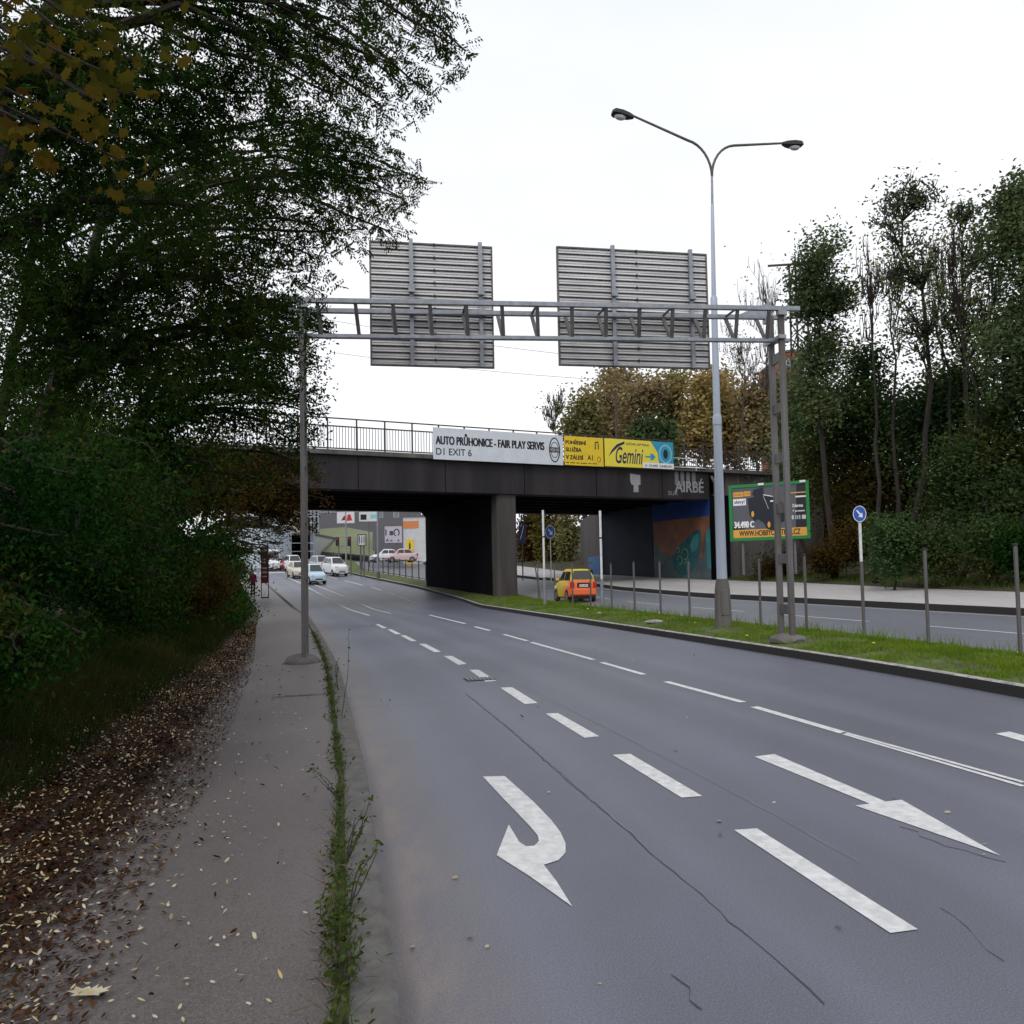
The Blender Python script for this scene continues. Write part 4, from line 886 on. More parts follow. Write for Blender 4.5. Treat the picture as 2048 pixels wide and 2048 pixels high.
# ------------------------------------------------------------------ things beyond the bridge
def ground_far(px, Y): return PY(px, 575, Y).x, rise(Y)
def board(name, pxa, pxb, pya, pyb, Y, label, m, pole_px=None, pole_bot=None, cat='billboard', two=False, group=None):
    a = PY(pxa, pyb, Y); b2 = PY(pxb, pya, Y); w_ = b2.x - a.x; h_ = b2.z - a.z
    zb = rise(Y) + .1
    o = empty(name, (a.x, Y, zb), 0, label, cat, group)
    MB().box((w_ / 2, 0, a.z - zb + h_ / 2), (w_, .14, h_)).build('panel', m, o)
    g = MB(); z0_ = a.z - zb
    for x in (0, w_): g.box((x, -.02, z0_ + h_ / 2), (.12, .18, h_ + .1))
    for z in (0, h_): g.box((w_ / 2, -.02, z0_ + z), (w_ + .1, .176, .12))
    g.build('frame', M['galv_dark'], o)
    for x in ((w_ * .3, w_ * .7) if two else (w_ / 2,)): MB().box((x, .12, (z0_ + h_) / 2), (.14, .1, z0_ + h_)).build('leg', M['galv_dark'], o)
    return o, w_, z0_, h_
M['b_pale'] = mat('pale_poster', (.62, .64, .66), .5)
o, w_, z_, h_ = board('billboard', 336.6, 355, 511, 523.8, 110, 'left roadside billboard with a red shape seen under the bridge', M['b_pale'])
MB().prism([(w_ * .25, z_ + h_ * .25), (w_ * .4, z_ + h_ * .6), (w_ * .52, z_ + h_ * .7), (w_ * .5, z_ + h_ * .3)], -.09, -.075).build('dark_shape', M['maroon'], o)
MB().prism([(w_ * .55, z_ + h_ * .2), (w_ * .6, z_ + h_ * .7), (w_ * .75, z_ + h_ * .75), (w_ * .85, z_ + h_ * .25)], -.09, -.075).build('red_shape', M['red'], o)
o, w_, z_, h_ = board('billboard', 358.7, 378.5, 511, 522, 112, 'roadside billboard with blue and black print right of the red one', M['b_pale'])
MB().box((w_ * .25, -.08, z_ + h_ * .45), (w_ * .3, .01, h_ * .5)).build('black_shape', M['ink'], o); MB().box((w_ * .75, -.08, z_ + h_ * .5), (w_ * .3, .01, h_ * .4)).build('blue_shape', M['cyan_l'], o)
o, w_, z_, h_ = board('billboard', 384.4, 402.4, 525.5, 543.3, 118, 'square pale lilac billboard with a dark curl in front of the grey hall', mat('lilac_poster', (.5, .46, .55), .5), two=True)
e = ring(w_ * .68, z_ + h_ * .6, w_ * .17, h_ * .22, .16, y=-.08, a0=-1, a1=4.4); e.build('curl', M['ink'], o)
text_obj('1  m', M['ink'], o, w_ * .08, z_ + h_ * .45, w_ * .4, h_ * .35, -.085, bold=.05); text_obj('A a.   a\u00b7', M['ink'], o, w_ * .08, z_ + h_ * .1, w_ * .8, h_ * .14, -.085, bold=.03)
o, w_, z_, h_ = board('totem_sign', 358.2, 365.8, 534.6, 545.3, 88, 'white small board with three dark bars on two legs beyond the median', M['pure_white'], two=True, cat='sign')
for k in range(3): MB().box((w_ * (.22 + .28 * k), -.09, z_ + h_ * .5), (w_ * .13, .01, h_ * .7)).build('dark_bar', M['navy'], o)
# bus stop pylon
v = PY(265, 596, 61)
o = empty('bus_stop_sign', (v.x, 61, rise(61) + KH - .02), R(8), 'tall dark red and white bus stop pylon on the left pavement', 'bus stop sign')
hh = 51.5 * 61 / FPX; w_ = .54
for x in (-w_ / 2, w_ / 2): MB().box((x, 0, hh / 2), (.05, .07, hh)).build('leg', M['black'], o)
MB().box((0, -.002, hh * .64), (w_ - .04, .04, hh * .7)).build('panel', M['maroon'], o)
for f, s in ((.93, .05), (.72, .08), (.58, .03), (.5, .035), (.42, .02)): MB().box((0, -.03, hh * f), (w_ * .62, .02, hh * s)).build('white_field', M['b_pale'], o)
MB().box((0, 0, .06), (w_, .06, .08)).box((0, 0, hh), (w_ + .05, .07, .06)).build('cross_bar', M['black'], o)
# traffic lights
for px, py, Y, lab in ((338.3, 541.5, 95, 'left traffic signal head on a pole beyond the bridge'), (350.2, 541.5, 90, 'right traffic signal head on a pole beyond the bridge')):
    v = PY(px, py, Y); o = empty('traffic_light', (v.x, Y, rise(Y) + .2), 0, lab, 'traffic light', 'traffic lights beyond the bridge')
    hz = v.z - rise(Y) - .2
    MB().tube([(0.05, 0, 0), (0.05, 0, hz + .6)], .07, 8).build('pole', M['galv_dark'], o)
    hd = MB().box((-.12, -.1, hz), (.34, .25, 1.1)).build('signal_head', M['black'], o, bevel=.03)
    for k, mm in enumerate(('red', 'b_pale', 'green_fr')): disc(MB(), -.12, 0, hz + .33 - .33 * k, .1, -.24, -.226, 14).build('lens', M[mm] if k == 0 else M['black'], hd)
# poles beyond
for px, pt, pb, Y, lab in ((345.6, 505, 569, 100, 'grey pole carrying lamps left of the small white board'), (377.3, 500, 574, 84, 'thick pale pole at the median fence beyond the bridge'), (314, 515, 572, 104, 'thin grey pole left of the hill road car'), (318.8, 514, 549, 150, 'slim pale pole at the corner of the grassy slope')):
    v = PY(px, pt, Y); o = empty('street_pole', (v.x, Y, rise(Y)), 0, lab, 'pole'); hh = v.z - rise(Y)
    MB().tube([(0, 0, 0), (0, 0, hh)], [.13, .08], 8).build('shaft', M['galv'], o, smooth=True); MB().tube([(0, 0, 0), (0, 0, .9)], .18, 8).build('base_sleeve', M['galv_dark'], o)
    MB().tube([(0, 0, hh - .1), (-1.3, 0, hh + .3)], .05, 6).build('arm', M['galv'], o)
# buildings beyond the bridge
M['hall'] = mat('grey_cladding', (.13, .13, .14), .7, col2=(.105, .105, .115), nscale=3, stretch=(8, 8, .2))
M['b_white'] = mat('white_render', (.6, .61, .63), .7, col2=(.5, .51, .53), nscale=1)
M['pane'] = mat('pale_window_glass', (.16, .19, .22), .15)
M['b_cream'] = mat('cream_render', (.5, .47, .42), .8)
M['brick'] = mat('red_brick', (.32, .10, .06), .85, col2=(.25, .07, .045), nscale=5)
def building(px0, px1, pyt, Y, depth, mw_, label, wins=None, zb=None, roof=None, name='building', rz=0):
    a = PY(px0, pyt, Y); b2 = PY(px1, pyt, Y); zb = rise(Y) - 1 if zb is None else zb; w_ = b2.x - a.x; h_ = a.z - zb
    o = empty(name, (a.x, Y, zb), rz, label, 'building')
    MB().box((w_ / 2, depth / 2, h_ / 2), (w_, depth, h_)).build('wall', mw_, o)
    MB().box((w_ / 2, depth / 2, h_ + .15), (w_ + .4, depth + .4, .3)).build('roof', roof or M['galv_dark'], o)
    if wins:
        nx, nz_, ww, wh, zlo = wins
        for i in range(nx):
            for j in range(nz_):
                x = w_ * (i + .5) / nx; z = zlo + (h_ - zlo) * (j + .5) / nz_
                f = MB().box((x, -.02, z), (ww + .15, .06, wh + .15)).build('window', M['b_white'], o); MB().box((x, -.06, z), (ww, .03, wh)).build('pane', M['pane'], f)
    return o, w_, h_
building(319, 373, 480, 200, 30, M['hall'], 'large dark grey hall behind the grassy slope', (8, 1, 1.2, 3, 6))
building(372, 404, 487, 135, 25, M['hall'], 'dark grey clad hall behind the lilac billboard', (2, 1, .8, 2.6, 6))
o, w_, h_ = building(403, 425, 517, 118, 14, M['b_white'], 'white shop building with orange band at the right of the left underpass')
MB().box((w_ * .35, -.03, h_ - 1.2), (w_ * .7, .06, 1.1)).build('orange_band', mat('orange_band', (.6, .22, .08), .6), o)
MB().box((w_ * .3, -.03, h_ * .36), (w_ * .34, .06, h_ * .46)).build('yellow_panel', M['yellow'], o)
MB().prism([(w_ * .24, h_ * .3), (w_ * .3, h_ * .3), (w_ * .33, h_ * .5), (w_ * .27, h_ * .55)], -.09, -.07).build('dark_figure_print', M['ink'], o)
building(283, 312, 535, 140, 18, M['b_white'], 'white glazed low building left of the hill road', (7, 3, 1.6, 1.2, 1.5))
building(238, 276, 505, 165, 20, M['b_cream'], 'pale office block behind the delivery van', (9, 5, 2, 1.6, 4))
building(225, 262, 512, 120, 16, mat('pale_blue_cladding', (.5, .56, .62), .6), 'pale blue windowless shed beside the far pavement')
building(276, 320, 500, 260, 20, M['b_cream'], 'distant cream apartment block above the hill road', (12, 6, 1.8, 1.6, 6))
o, w_, h_ = building(787, 803, 352, 120, 14, M['brick'], 'red brick building showing between trees behind the gantry leg', (3, 8, 1.0, 1.4, 3), zb=3)
# grassy slope and the lot beyond the far median
sl = MB(); pts = [PY(308, 549, 150), PY(362, 556, 120), PY(362, 540, 165), PY(356, 530, 185), PY(330, 524, 190), PY(318, 533, 175)]
sl = MB()
A = [PY(312, 551, 150), PY(340, 553, 140), PY(375, 556, 128)]; Bq = [PY(314, 543, 165), PY(340, 536, 160), PY(375, 541, 150)]; Cq = [PY(320, 529, 190), PY(345, 527, 190), PY(378, 533, 180)]
sl.add(A + Bq + Cq, [(0, 1, 4, 3), (1, 2, 5, 4), (3, 4, 7, 6), (4, 5, 8, 7)])
M['slope'] = mat('slope_grass', (.16, .20, .09), .95, col2=(.13, .14, .09), nscale=.3)
tag(sl.build('grass_slope', M['slope']), kind='structure')
for px, Y, pm, lab in ((385.5, 112, P_white, 'white car parked in front of the grey hall'), (401, 108, P_pink, 'pink and white car parked by the white shop')):
    v = PY(px, 562.5, Y)
    vehicle('sedan', pm, (v.x, Y, v.z), R(200), lab, 'cars parked beyond the bridge')
    
# fence on the far median
for fx, y_a, y_b, lab in ((lambda y: x2(y) - .35, 76, 104, 'grey bar fence along the median beyond the left underpass'),):
    o = empty('fence', (fx(y_a), y_a, rise(y_a) + .2), 0, lab, 'fence'); ys = [y_a + (y_b - y_a) * i / 14 for i in range(15)]
    for i, y in enumerate(ys): MB().box((fx(y), y, rise(y) + 1.25), (.1, .1, 2.0)).build('post', M['rail'], o, True)
    g = MB()
    for a, b2 in zip(ys, ys[1:]):
        for hz in (.5, 2.15): g.beam((fx(a), a, rise(a) + hz), (fx(b2), b2, rise(b2) + hz), .05, .06)
        for k in range(1, 6): yy = a + (b2 - a) * k / 6; g.box((fx(yy), yy, rise(yy) + 1.3), (.02, .02, 1.7))
    g.build('rails', M['rail'], o, True)

# ------------------------------------------------------------------ person far down the pavement
def person(x, y, z, rz, label):
    o = empty('person', (x, y, z), rz, label, 'person'); k = 1.25
    def skin(name, vs, es, rs, m, lv=2):
        me = bpy.data.meshes.new(name); me.from_pydata([(a, b, c * k) for a, b, c in vs], es, []); ob = bpy.data.objects.new(name, me); COL.objects.link(ob)
        sm = ob.modifiers.new('s', 'SKIN'); 
        for i, r in enumerate(rs): me.skin_vertices[0].data[i].radius = (r, r * .85) if not isinstance(r, tuple) else r
        me.skin_vertices[0].data[0].use_root = True
        ss = ob.modifiers.new('ss', 'SUBSURF'); ss.levels = ss.render_levels = lv
        dg = bpy.context.evaluated_depsgraph_get(); m2 = bpy.data.meshes.new_from_object(ob.evaluated_get(dg)); bpy.data.objects.remove(ob)
        m2.name = name; m2.materials.clear(); return link(name, m2, m, o, smooth='all')
    vs = [(0, 0, .95), (0, 0, 1.2), (0, 0, 1.42), (0, 0, 1.53), (0, .01, 1.62), (0, .02, 1.72), (.18, 0, 1.4), (.24, .02, 1.12), (.23, .1, .86), (-.18, 0, 1.4), (-.24, -.02, 1.12), (-.22, .06, .86), (.1, 0, .88), (.11, .06, .48), (.11, -.02, .08), (.11, .14, .04), (-.1, 0, .88), (-.11, -.05, .48), (-.11, -.16, .1), (-.11, -.02, .04)]
    es = [(0, 1), (1, 2), (2, 3), (3, 4), (4, 5), (2, 6), (6, 7), (7, 8), (2, 9), (9, 10), (10, 11), (0, 12), (12, 13), (13, 14), (14, 15), (0, 16), (16, 17), (17, 18), (18, 19)]
    rs = [.14, .13, .15, .05, .085, .08, .06, .045, .035, .06, .045, .035, .09, .065, .045, .035, .09, .065, .045, .035]
    skin('body', vs, es, rs, mat('skin', (.45, .28, .2), .6))
    skin('jacket', [(0, 0, .82), (0, 0, 1.05), (0, 0, 1.25), (0, 0, 1.43), (.19, 0, 1.41), (.25, .02, 1.12), (.24, .09, .92), (-.19, 0, 1.41), (-.25, -.02, 1.12), (-.23, .05, .92)], [(0, 1), (1, 2), (2, 3), (3, 4), (4, 5), (5, 6), (3, 7), (7, 8), (8, 9)], [.2, .2, .2, .15, .085, .07, .055, .085, .07, .055], mat('magenta_jacket', (.5, .02, .2), .7))
    skin('trousers', [(0, 0, .86), (.1, 0, .85), (.11, .06, .48), (.11, -.02, .1), (-.1, 0, .85), (-.11, -.05, .48), (-.11, -.16, .12)], [(0, 1), (1, 2), (2, 3), (0, 4), (4, 5), (5, 6)], [.13, .105, .08, .06, .105, .08, .06], mat('dark_trousers', (.02, .02, .03), .8))
    skin('hair', [(0, -.02, 1.66), (0, -.02, 1.76)], [(0, 1)], [.1, .085], mat('dark_hair', (.02, .014, .01), .7))
v = PY(253, 590, 62); person(v.x, 62, rise(62) + KH, R(200), 'person in a magenta jacket walking on the pavement beside the hedge')

# ------------------------------------------------------------------ vegetation
L_ash = leafmat('ash_leaves', [(.010, .022, .005), (.020, .044, .010), (.038, .070, .014), (.085, .085, .018)], .25)
L_dark = leafmat('dark_leaves', [(.007, .017, .004), (.014, .036, .008), (.028, .060, .012), (.08, .06, .013)], .2, clump=.9)
L_shrub = leafmat('shrub_leaves', [(.003, .012, .003), (.008, .028, .006), (.016, .048, .009), (.05, .05, .010)], .15, clump=1.2)
L_brown = leafmat('rusty_leaves', [(.012, .018, .006), (.045, .03, .010), (.09, .052, .014), (.04, .055, .014)], .25)
L_maple = leafmat('maple_leaves', [(.022, .035, .006), (.055, .052, .008), (.09, .07, .01), (.10, .05, .01)], .35, clump=3)
L_right = leafmat('right_leaves', [(.035, .05, .025), (.065, .095, .042), (.10, .14, .06), (.15, .17, .07)], .25, clump=.25)
L_rdark = leafmat('right_dark_leaves', [(.015, .028, .013), (.032, .058, .022), (.058, .09, .028), (.11, .085, .025)], .2, clump=.3)
L_autumn = leafmat('autumn_leaves', [(.13, .095, .055), (.23, .17, .09), (.31, .24, .12), (.22, .22, .11)], .25, clump=.12)
L_olive = leafmat('olive_leaves', [(.10, .10, .05), (.17, .17, .07), (.24, .22, .09), (.27, .19, .07)], .25, clump=.12)
L_orange = leafmat('orange_leaves', [(.19, .13, .06), (.30, .21, .085), (.38, .30, .11), (.24, .23, .10)], .25, clump=.12)
def pick(C, n, rs):
    p = C[:, 3] ** 1.7; return rs.choice(len(C), n, p=p / p.sum())
def leaf_quads(C, n, ln, wd, rs, spread, droop=.0, hang=0):
    """n rhombic leaves scattered about the rows of C (centre, radius)"""
    idx = pick(C, n, rs); c = C[idx, :3] + rs.normal(0, 1, (n, 3)) * (C[idx, 3:4] * spread)
    d = rs.normal(0, 1, (n, 3)); d[:, 2] = d[:, 2] * .6 - droop; d /= np.linalg.norm(d, axis=1, keepdims=True)
    u = rs.normal(0, 1, (n, 3)); s = np.cross(d, u); s /= np.linalg.norm(s, axis=1, keepdims=True) + 1e-9
    k = rs.uniform(.6, 1.25, (n, 1)); a = d * ln * k / 2; b = s * wd * k / 2
    return np.stack([c - a, c + b - a * .1, c + a, c - b - a * .1], 1).reshape(-1, 3)
def frond_quads(C, nf, ln, wd, rs, spread, drp=.6):
    """feathery compound leaves: paired leaflets along a drooping stalk"""
    idx = pick(C, nf, rs); c = C[idx, :3] + rs.normal(0, 1, (nf, 3)) * (C[idx, 3:4] * spread)
    ax = rs.normal(0, 1, (nf, 3)); ax[:, 2] = ax[:, 2] * .4 - drp; ax /= np.linalg.norm(ax, axis=1, keepdims=True)
    u = rs.normal(0, .5, (nf, 3)); u[:, 2] += 1; sd = np.cross(ax, u); sd /= np.linalg.norm(sd, axis=1, keepdims=True) + 1e-9
    L = rs.uniform(.7, 1.2, (nf, 1)) * ln * 3.2; out = []
    for k in range(6):
        for sg in (-1, 1):
            b = c + ax * L * (k / 6); d = sd * sg * .9 + ax * .45 + rs.normal(0, .14, (nf, 3)); d[:, 2] -= .35; d /= np.linalg.norm(d, axis=1, keepdims=True)
            w_ = np.cross(d, u + rs.normal(0, .3, (nf, 3))); w_ /= np.linalg.norm(w_, axis=1, keepdims=True) + 1e-9
            l = ln * rs.uniform(.75, 1.1, (nf, 1)); m_ = b + d * l * .5
            out.append(np.stack([b, m_ + w_ * wd / 2, b + d * l, m_ - w_ * wd / 2], 1))
    return np.concatenate(out, 0).reshape(-1, 3)
def curve_pts(p, q, rnd, n=5, bow=.12, up=.15):
    p = Vector(p); q = Vector(q); L = (q - p).length; off = Vector((rnd.uniform(-1, 1), rnd.uniform(-1, 1), rnd.uniform(-.3, 1))) * L * bow; out = []
    for i in range(n + 1):
        t = i / n; w_ = math.sin(math.pi * t); out.append(p.lerp(q, t) + off * w_ + Vector((0, 0, up * L * w_)) + (Vector((rnd.gauss(0, 1), rnd.gauss(0, 1), rnd.gauss(0, 1))) * L * .012 if 0 < i < n else Vector()))
    return out
def tree(name, label, base, trunk_top, r0, blobs, leaf, lmat, bmat, nleaf, seed, cat='tree', group=None, nlimb=3, ntwig=7, droop=.3, spread=.30, stem=True, up=.12, twigr=.012, filler=.0, twl=.55, crown_name='crown', frond=False, twup=0.0):
    """blobs: list of (centre Vector, (rx,ry,rz)). Limbs run from the trunk into each blob, twigs off them, leaves sit around twigs."""
    rnd = random.Random(seed); rs = np.random.RandomState(seed); base = Vector(base); top = Vector(trunk_top)
    o = empty(name, base, 0, label, cat, group)
    g = MB(); tp = curve_pts(base - Vector((0, 0, .3)), top, rnd, 8, .04, 0); rad = [r0 * (1.25 if i == 0 else 1) * (1 - .75 * i / 8) for i in range(9)]
    if stem: g.tube(tp, rad, 9); g.build('trunk', bmat, o, True, smooth='all')
    lg = MB(); C = []
    for bc, br_ in blobs:
        bc = Vector(bc)
        vol = max(br_)
        for k in range(nlimb):
            # target inside blob, start on the trunk below it
            e = Vector((rnd.gauss(0, 1), rnd.gauss(0, 1), rnd.gauss(0, 1))); e.normalize(); e *= rnd.uniform(.35, .95)
            tgt = bc + Vector((e.x * br_[0], e.y * br_[1], e.z * br_[2]))
            best = min(range(3, 9), key=lambda i: (tp[i] - tgt).length + (2 if tp[i].z > tgt.z else 0))
            st_ = tp[best]; rr0 = max(.02, rad[best] * .55)
            cp = curve_pts(st_, tgt, rnd, 6, .10, up); rads = [rr0 * (1 - .85 * i / 6) + .006 for i in range(7)]
            if stem: lg.tube(cp, rads, 5, cap=False)
            for j in range(ntwig):
                i0 = rnd.randint(2, 6); s0 = cp[i0]; dd = Vector((rnd.gauss(0, 1), rnd.gauss(0, 1), rnd.gauss(0, .7) + twup * 2)); dd.normalize()
                dd = Vector((dd.x * br_[0], dd.y * br_[1], dd.z * br_[2])) * rnd.uniform(.35, 1) * twl
                # keep end inside the blob
                e2 = s0 + dd - bc; m_ = math.sqrt((e2.x / br_[0]) ** 2 + (e2.y / br_[1]) ** 2 + (e2.z / br_[2]) ** 2)
                if m_ > 1.05: e2 = e2 * (1.05 / m_)
                en = bc + e2; tw = curve_pts(s0, en, rnd, 3, .1, -.05 * droop)
                lg.tube(tw, [twigr * 1.6, twigr * 1.2, twigr, twigr * .5], 3, cap=False)
                for q in tw[1:]: C.append((*q, vol * .22))
        for k in range(int(filler * 30)):
            e = Vector((rnd.gauss(0, 1), rnd.gauss(0, 1), rnd.gauss(0, 1))); e.normalize(); e *= rnd.uniform(0, 1) ** .4 * .95
            C.append((bc.x + e.x * br_[0], bc.y + e.y * br_[1], bc.z + e.z * br_[2], vol * .22))
    if lg.v: lg.build('limbs', bmat, o, True)
    if nleaf:
        C = np.array(C); vts = frond_quads(C, nleaf // 12, leaf[0], leaf[1], rs, spread / .30) if frond else leaf_quads(C, nleaf, leaf[0], leaf[1], rs, spread / .30, droop)
        face_mesh(crown_name, vts, 4, lmat, o, True)
    return o
def ib(px, py, Y, rpx, ry=None, dr=None):
    """crown mass about (px,py) at depth Y with radius rpx pixels -> real centre and radii"""
    c = PY(px, py, Y); r = rpx * Y / FPX; return (c, (r, dr or r * .9, (ry * Y / FPX) if ry else r))
# --- left side trees
def gz(x, y): return ground_z(x, y)
tree('ash_tree', 'big dark ash tree overhanging the top left with drooping feathery leaves', (-7.6, 8.2, gz(-7.6, 8.2)), (-5.6, 9.6, 10.5), .24,
     [ib(70, 110, 9, 110), ib(175, 60, 10, 95), ib(270, 50, 10.5, 75), ib(345, 35, 11, 60), ib(405, 20, 11.5, 42), ib(425, 75, 11.5, 30), ib(390, 90, 11.5, 38), ib(320, 110, 11, 48), ib(150, 170, 9.5, 80), ib(245, 130, 10.5, 70), ib(40, 220, 9, 90), ib(455, 55, 11.5, 16, 22), ib(440, 10, 11.5, 26), ib(10, 60, 9, 80), ib(200, 190, 10.5, 60)],
     (.082, .030), L_ash, M['bark'], 64000, 11, nlimb=2, ntwig=10, droop=1.0, spread=.36, twigr=.005, frond=True, filler=1.0)
tree('ash_tree', 'second dark ash tree spreading behind the first over the leaf strewn bank', (-8.6, 12.6, gz(-8.6, 12.6)), (-6.6, 13, 9.5), .22,
     [ib(120, 290, 12, 95), ib(220, 235, 12.5, 80), ib(300, 190, 13, 62), ib(355, 165, 13.5, 48), ib(395, 195, 13.5, 34), ib(365, 225, 13.5, 32), ib(300, 265, 13, 55), ib(210, 330, 12.5, 80), ib(60, 380, 11.5, 90), ib(20, 300, 11.5, 80), ib(260, 330, 13, 55), ib(415, 180, 13.5, 20), ib(340, 130, 13, 40)],
     (.085, .032), L_ash, M['bark'], 66000, 12, nlimb=2, ntwig=10, droop=.9, spread=.36, twigr=.005, frond=True, filler=1.0)
tree('ash_tree', 'third ash tree deeper in the left wood whose crown fills the gaps', (-13, 17.5, gz(-13, 17.5)), (-11, 18, 11), .2,
     [ib(60, 260, 17, 80), ib(140, 360, 17, 80), ib(30, 400, 16, 80), ib(210, 300, 17.5, 62), ib(255, 370, 18, 42), ib(100, 200, 17, 70), ib(190, 200, 17, 62), ib(20, 150, 16, 80), ib(110, 440, 16, 70), ib(285, 240, 18, 40), ib(270, 150, 18, 50)],
     (.12, .05), L_dark, M['bark'], 38000, 19, nlimb=3, ntwig=9, droop=.8, spread=.3, filler=.4)
tree('broadleaf_tree', 'dense green tree with rusty patches left of the gantry leg', (-10.6, 19.5, gz(-10.6, 19.5)), (-8.6, 19.5, 9.2), .2,
     [ib(235, 385, 18.5, 62), ib(285, 330, 18.5, 42), ib(300, 385, 18.8, 30), ib(180, 440, 17.5, 70), ib(270, 440, 19, 44), ib(120, 460, 17, 80), ib(300, 450, 20, 26), ib(318, 398, 19.5, 15, 20), ib(312, 310, 19, 26, 22), ib(330, 330, 19, 9, 14), ib(150, 400, 17, 60), ib(60, 470, 16, 70), ib(300, 350, 19, 26)],
     (.11, .05), L_dark, M['bark'], 40000, 13, nlimb=3, ntwig=10, droop=.6, spread=.3, filler=.5)
tree('broadleaf_tree', 'rusty brown tree behind the gantry leg in front of the bridge end', (-14, 30, gz(-14, 30)), (-11.2, 30, 8.6), .2,
     [ib(290, 480, 29, 30), ib(265, 500, 28, 38), ib(310, 505, 30, 22), ib(300, 525, 30, 18), ib(232, 515, 28, 32), ib(225, 480, 27, 45), ib(312, 475, 29, 16), ib(285, 520, 29, 26, 18)],
     (.14, .07), L_brown, M['bark'], 24000, 14, nlimb=3, ntwig=10, droop=.3, spread=.3)
def messy(px, py, Y, rx, ry, n, seed):
    r_ = random.Random(seed); out = []
    for _ in range(n):
        f = r_.uniform(.25, .55); out.append(ib(px + r_.uniform(-1, 1) * rx * .85, py + r_.uniform(-1, 1) * ry * .85, Y + r_.uniform(-.09, .14) * Y, rx * f, ry * f * r_.uniform(.6, 1.3)))
    return out
for i, (x, y, top_, bl, lm, lab, n, lf) in enumerate([
    (-6.5, 6.6, 3.2, messy(10, 590, 6.8, 85, 110, 11, 1), L_shrub, 'dark green shrub filling the left edge above the leaf litter', 26000, (.06, .028)),
    (-7.2, 9.8, 3.4, messy(95, 560, 9.8, 70, 100, 11, 2), L_dark, 'dense shrub on the bank beneath the ash trees', 26000, (.07, .03)),
    (-7.0, 8.2, 2.2, messy(50, 480, 9.0, 90, 70, 8, 6), L_dark, 'straggly tall shrub reaching up into the ash boughs', 16000, (.07, .03)),
    (-8.0, 14, 3.4, messy(155, 565, 14, 50, 75, 10, 3), L_shrub, 'mid green shrub halfway along the left bank', 20000, (.08, .036)),
    (-9.6, 19, 3.2, messy(190, 570, 19, 36, 55, 9, 4), L_brown, 'yellowing shrub before the wooden post', 13000, (.10, .05)),
    (-12.0, 28, 3.5, [ib(222, 575, 27, 20, 40), ib(206, 595, 25, 22, 28), ib(226, 540, 28, 20)], L_dark, 'leafy shrub behind the wooden post', 8000, (.14, .07))]):
    tree('shrub', lab, (x, y, gz(x, y)), (x + .2, y, top_), .06, bl, lf, lm, M['bark'], n, 30 + i, cat='shrub', group='shrubs on the left bank', nlimb=5, ntwig=7, droop=.9, spread=.5, filler=.35, twigr=.007, crown_name='foliage')
hp = PY(236, 625, 31)
tree('hedge', 'bright ivy green hedge bulging over the far left pavement edge', (hp.x, 31, .3), (hp.x, 31, 3.0), .07,
     [ib(239, 615, 31, 13, 20), ib(233, 594, 33, 12, 22), ib(232, 574, 35, 12, 20), ib(230, 617, 30, 13, 16)], (.10, .08), leafmat('ivy_leaves', [(.016, .04, .01), (.03, .075, .015), (.05, .11, .02), (.07, .13, .03)], .2), M['bark'], 9000, 41, cat='hedge', nlimb=5, ntwig=8, spread=.36, filler=.6, crown_name='foliage')
# bare twiggy bush hanging in front of the left opening
tree('broadleaf_tree', 'thin branched small tree hanging before the left underpass opening', (-15, 33, 1.0), (-12.6, 33, 6), .1, [ib(265, 535, 32, 30, 20), ib(290, 530, 33, 24, 14), ib(270, 552, 32, 22, 14)], (.11, .05), L_rdark, M['bark'], 1800, 43, nlimb=7, ntwig=16, spread=.3, twigr=.02)
# wooden post by the shrubs
v = PZ(228, 620, .4); o = empty('wooden_post', (v.x, v.y, .3), 0, 'old wooden post with a slanting top rail at the left pavement edge', 'post')
MB().box((0, 0, .9), (.1, .1, 1.8)).build('post', mat('old_wood', (.14, .12, .09), .9), o); MB().beam((-.9, 0, 1.6), (.1, -.05, 1.85), .06, .08).build('rail', M['bark_g'], o)
# --- near maple boughs at the top left corner
mo = empty('maple_tree', (-4.6, 2.6, gz(-4.6, 2.6)), 0, 'yellow brown maple boughs with large lobed leaves in the top left corner', 'tree')
rnd = random.Random(77)
g = MB(); tr_pts = curve_pts((-4.6, 2.6, gz(-4.6, 2.6) - .2), (-4.0, 3.2, 6.2), rnd, 8, .03, 0); g.tube(tr_pts, [.16 * (1 - .08 * i) for i in range(9)], 9); g.build('trunk', M['bark'], mo, True, smooth='all')
bg_ = MB(); lv = []
star = [(0, 0), (.35, -.12), (.62, -.28), (.55, -.02), (.95, .06), (.72, .22), (.80, .55), (.45, .45), (.28, .75), (.12, .58), (0, 1.05), (-.12, .58), (-.28, .75), (-.45, .45), (-.80, .55), (-.72, .22), (-.95, .06), (-.55, -.02), (-.62, -.28), (-.35, -.12)]
tg = [(30, 20, 3.4), (95, 35, 3.5), (130, 60, 3.6), (60, 80, 3.4), (112, 110, 3.5), (118, 138, 3.7), (20, 120, 3.3), (60, 30, 3.3), (100, 70, 3.4), (40, 60, 3.2), (75, 10, 3.4), (85, 95, 3.4), (155, 5, 3.5), (120, 160, 3.6), (15, 60, 3.2)]
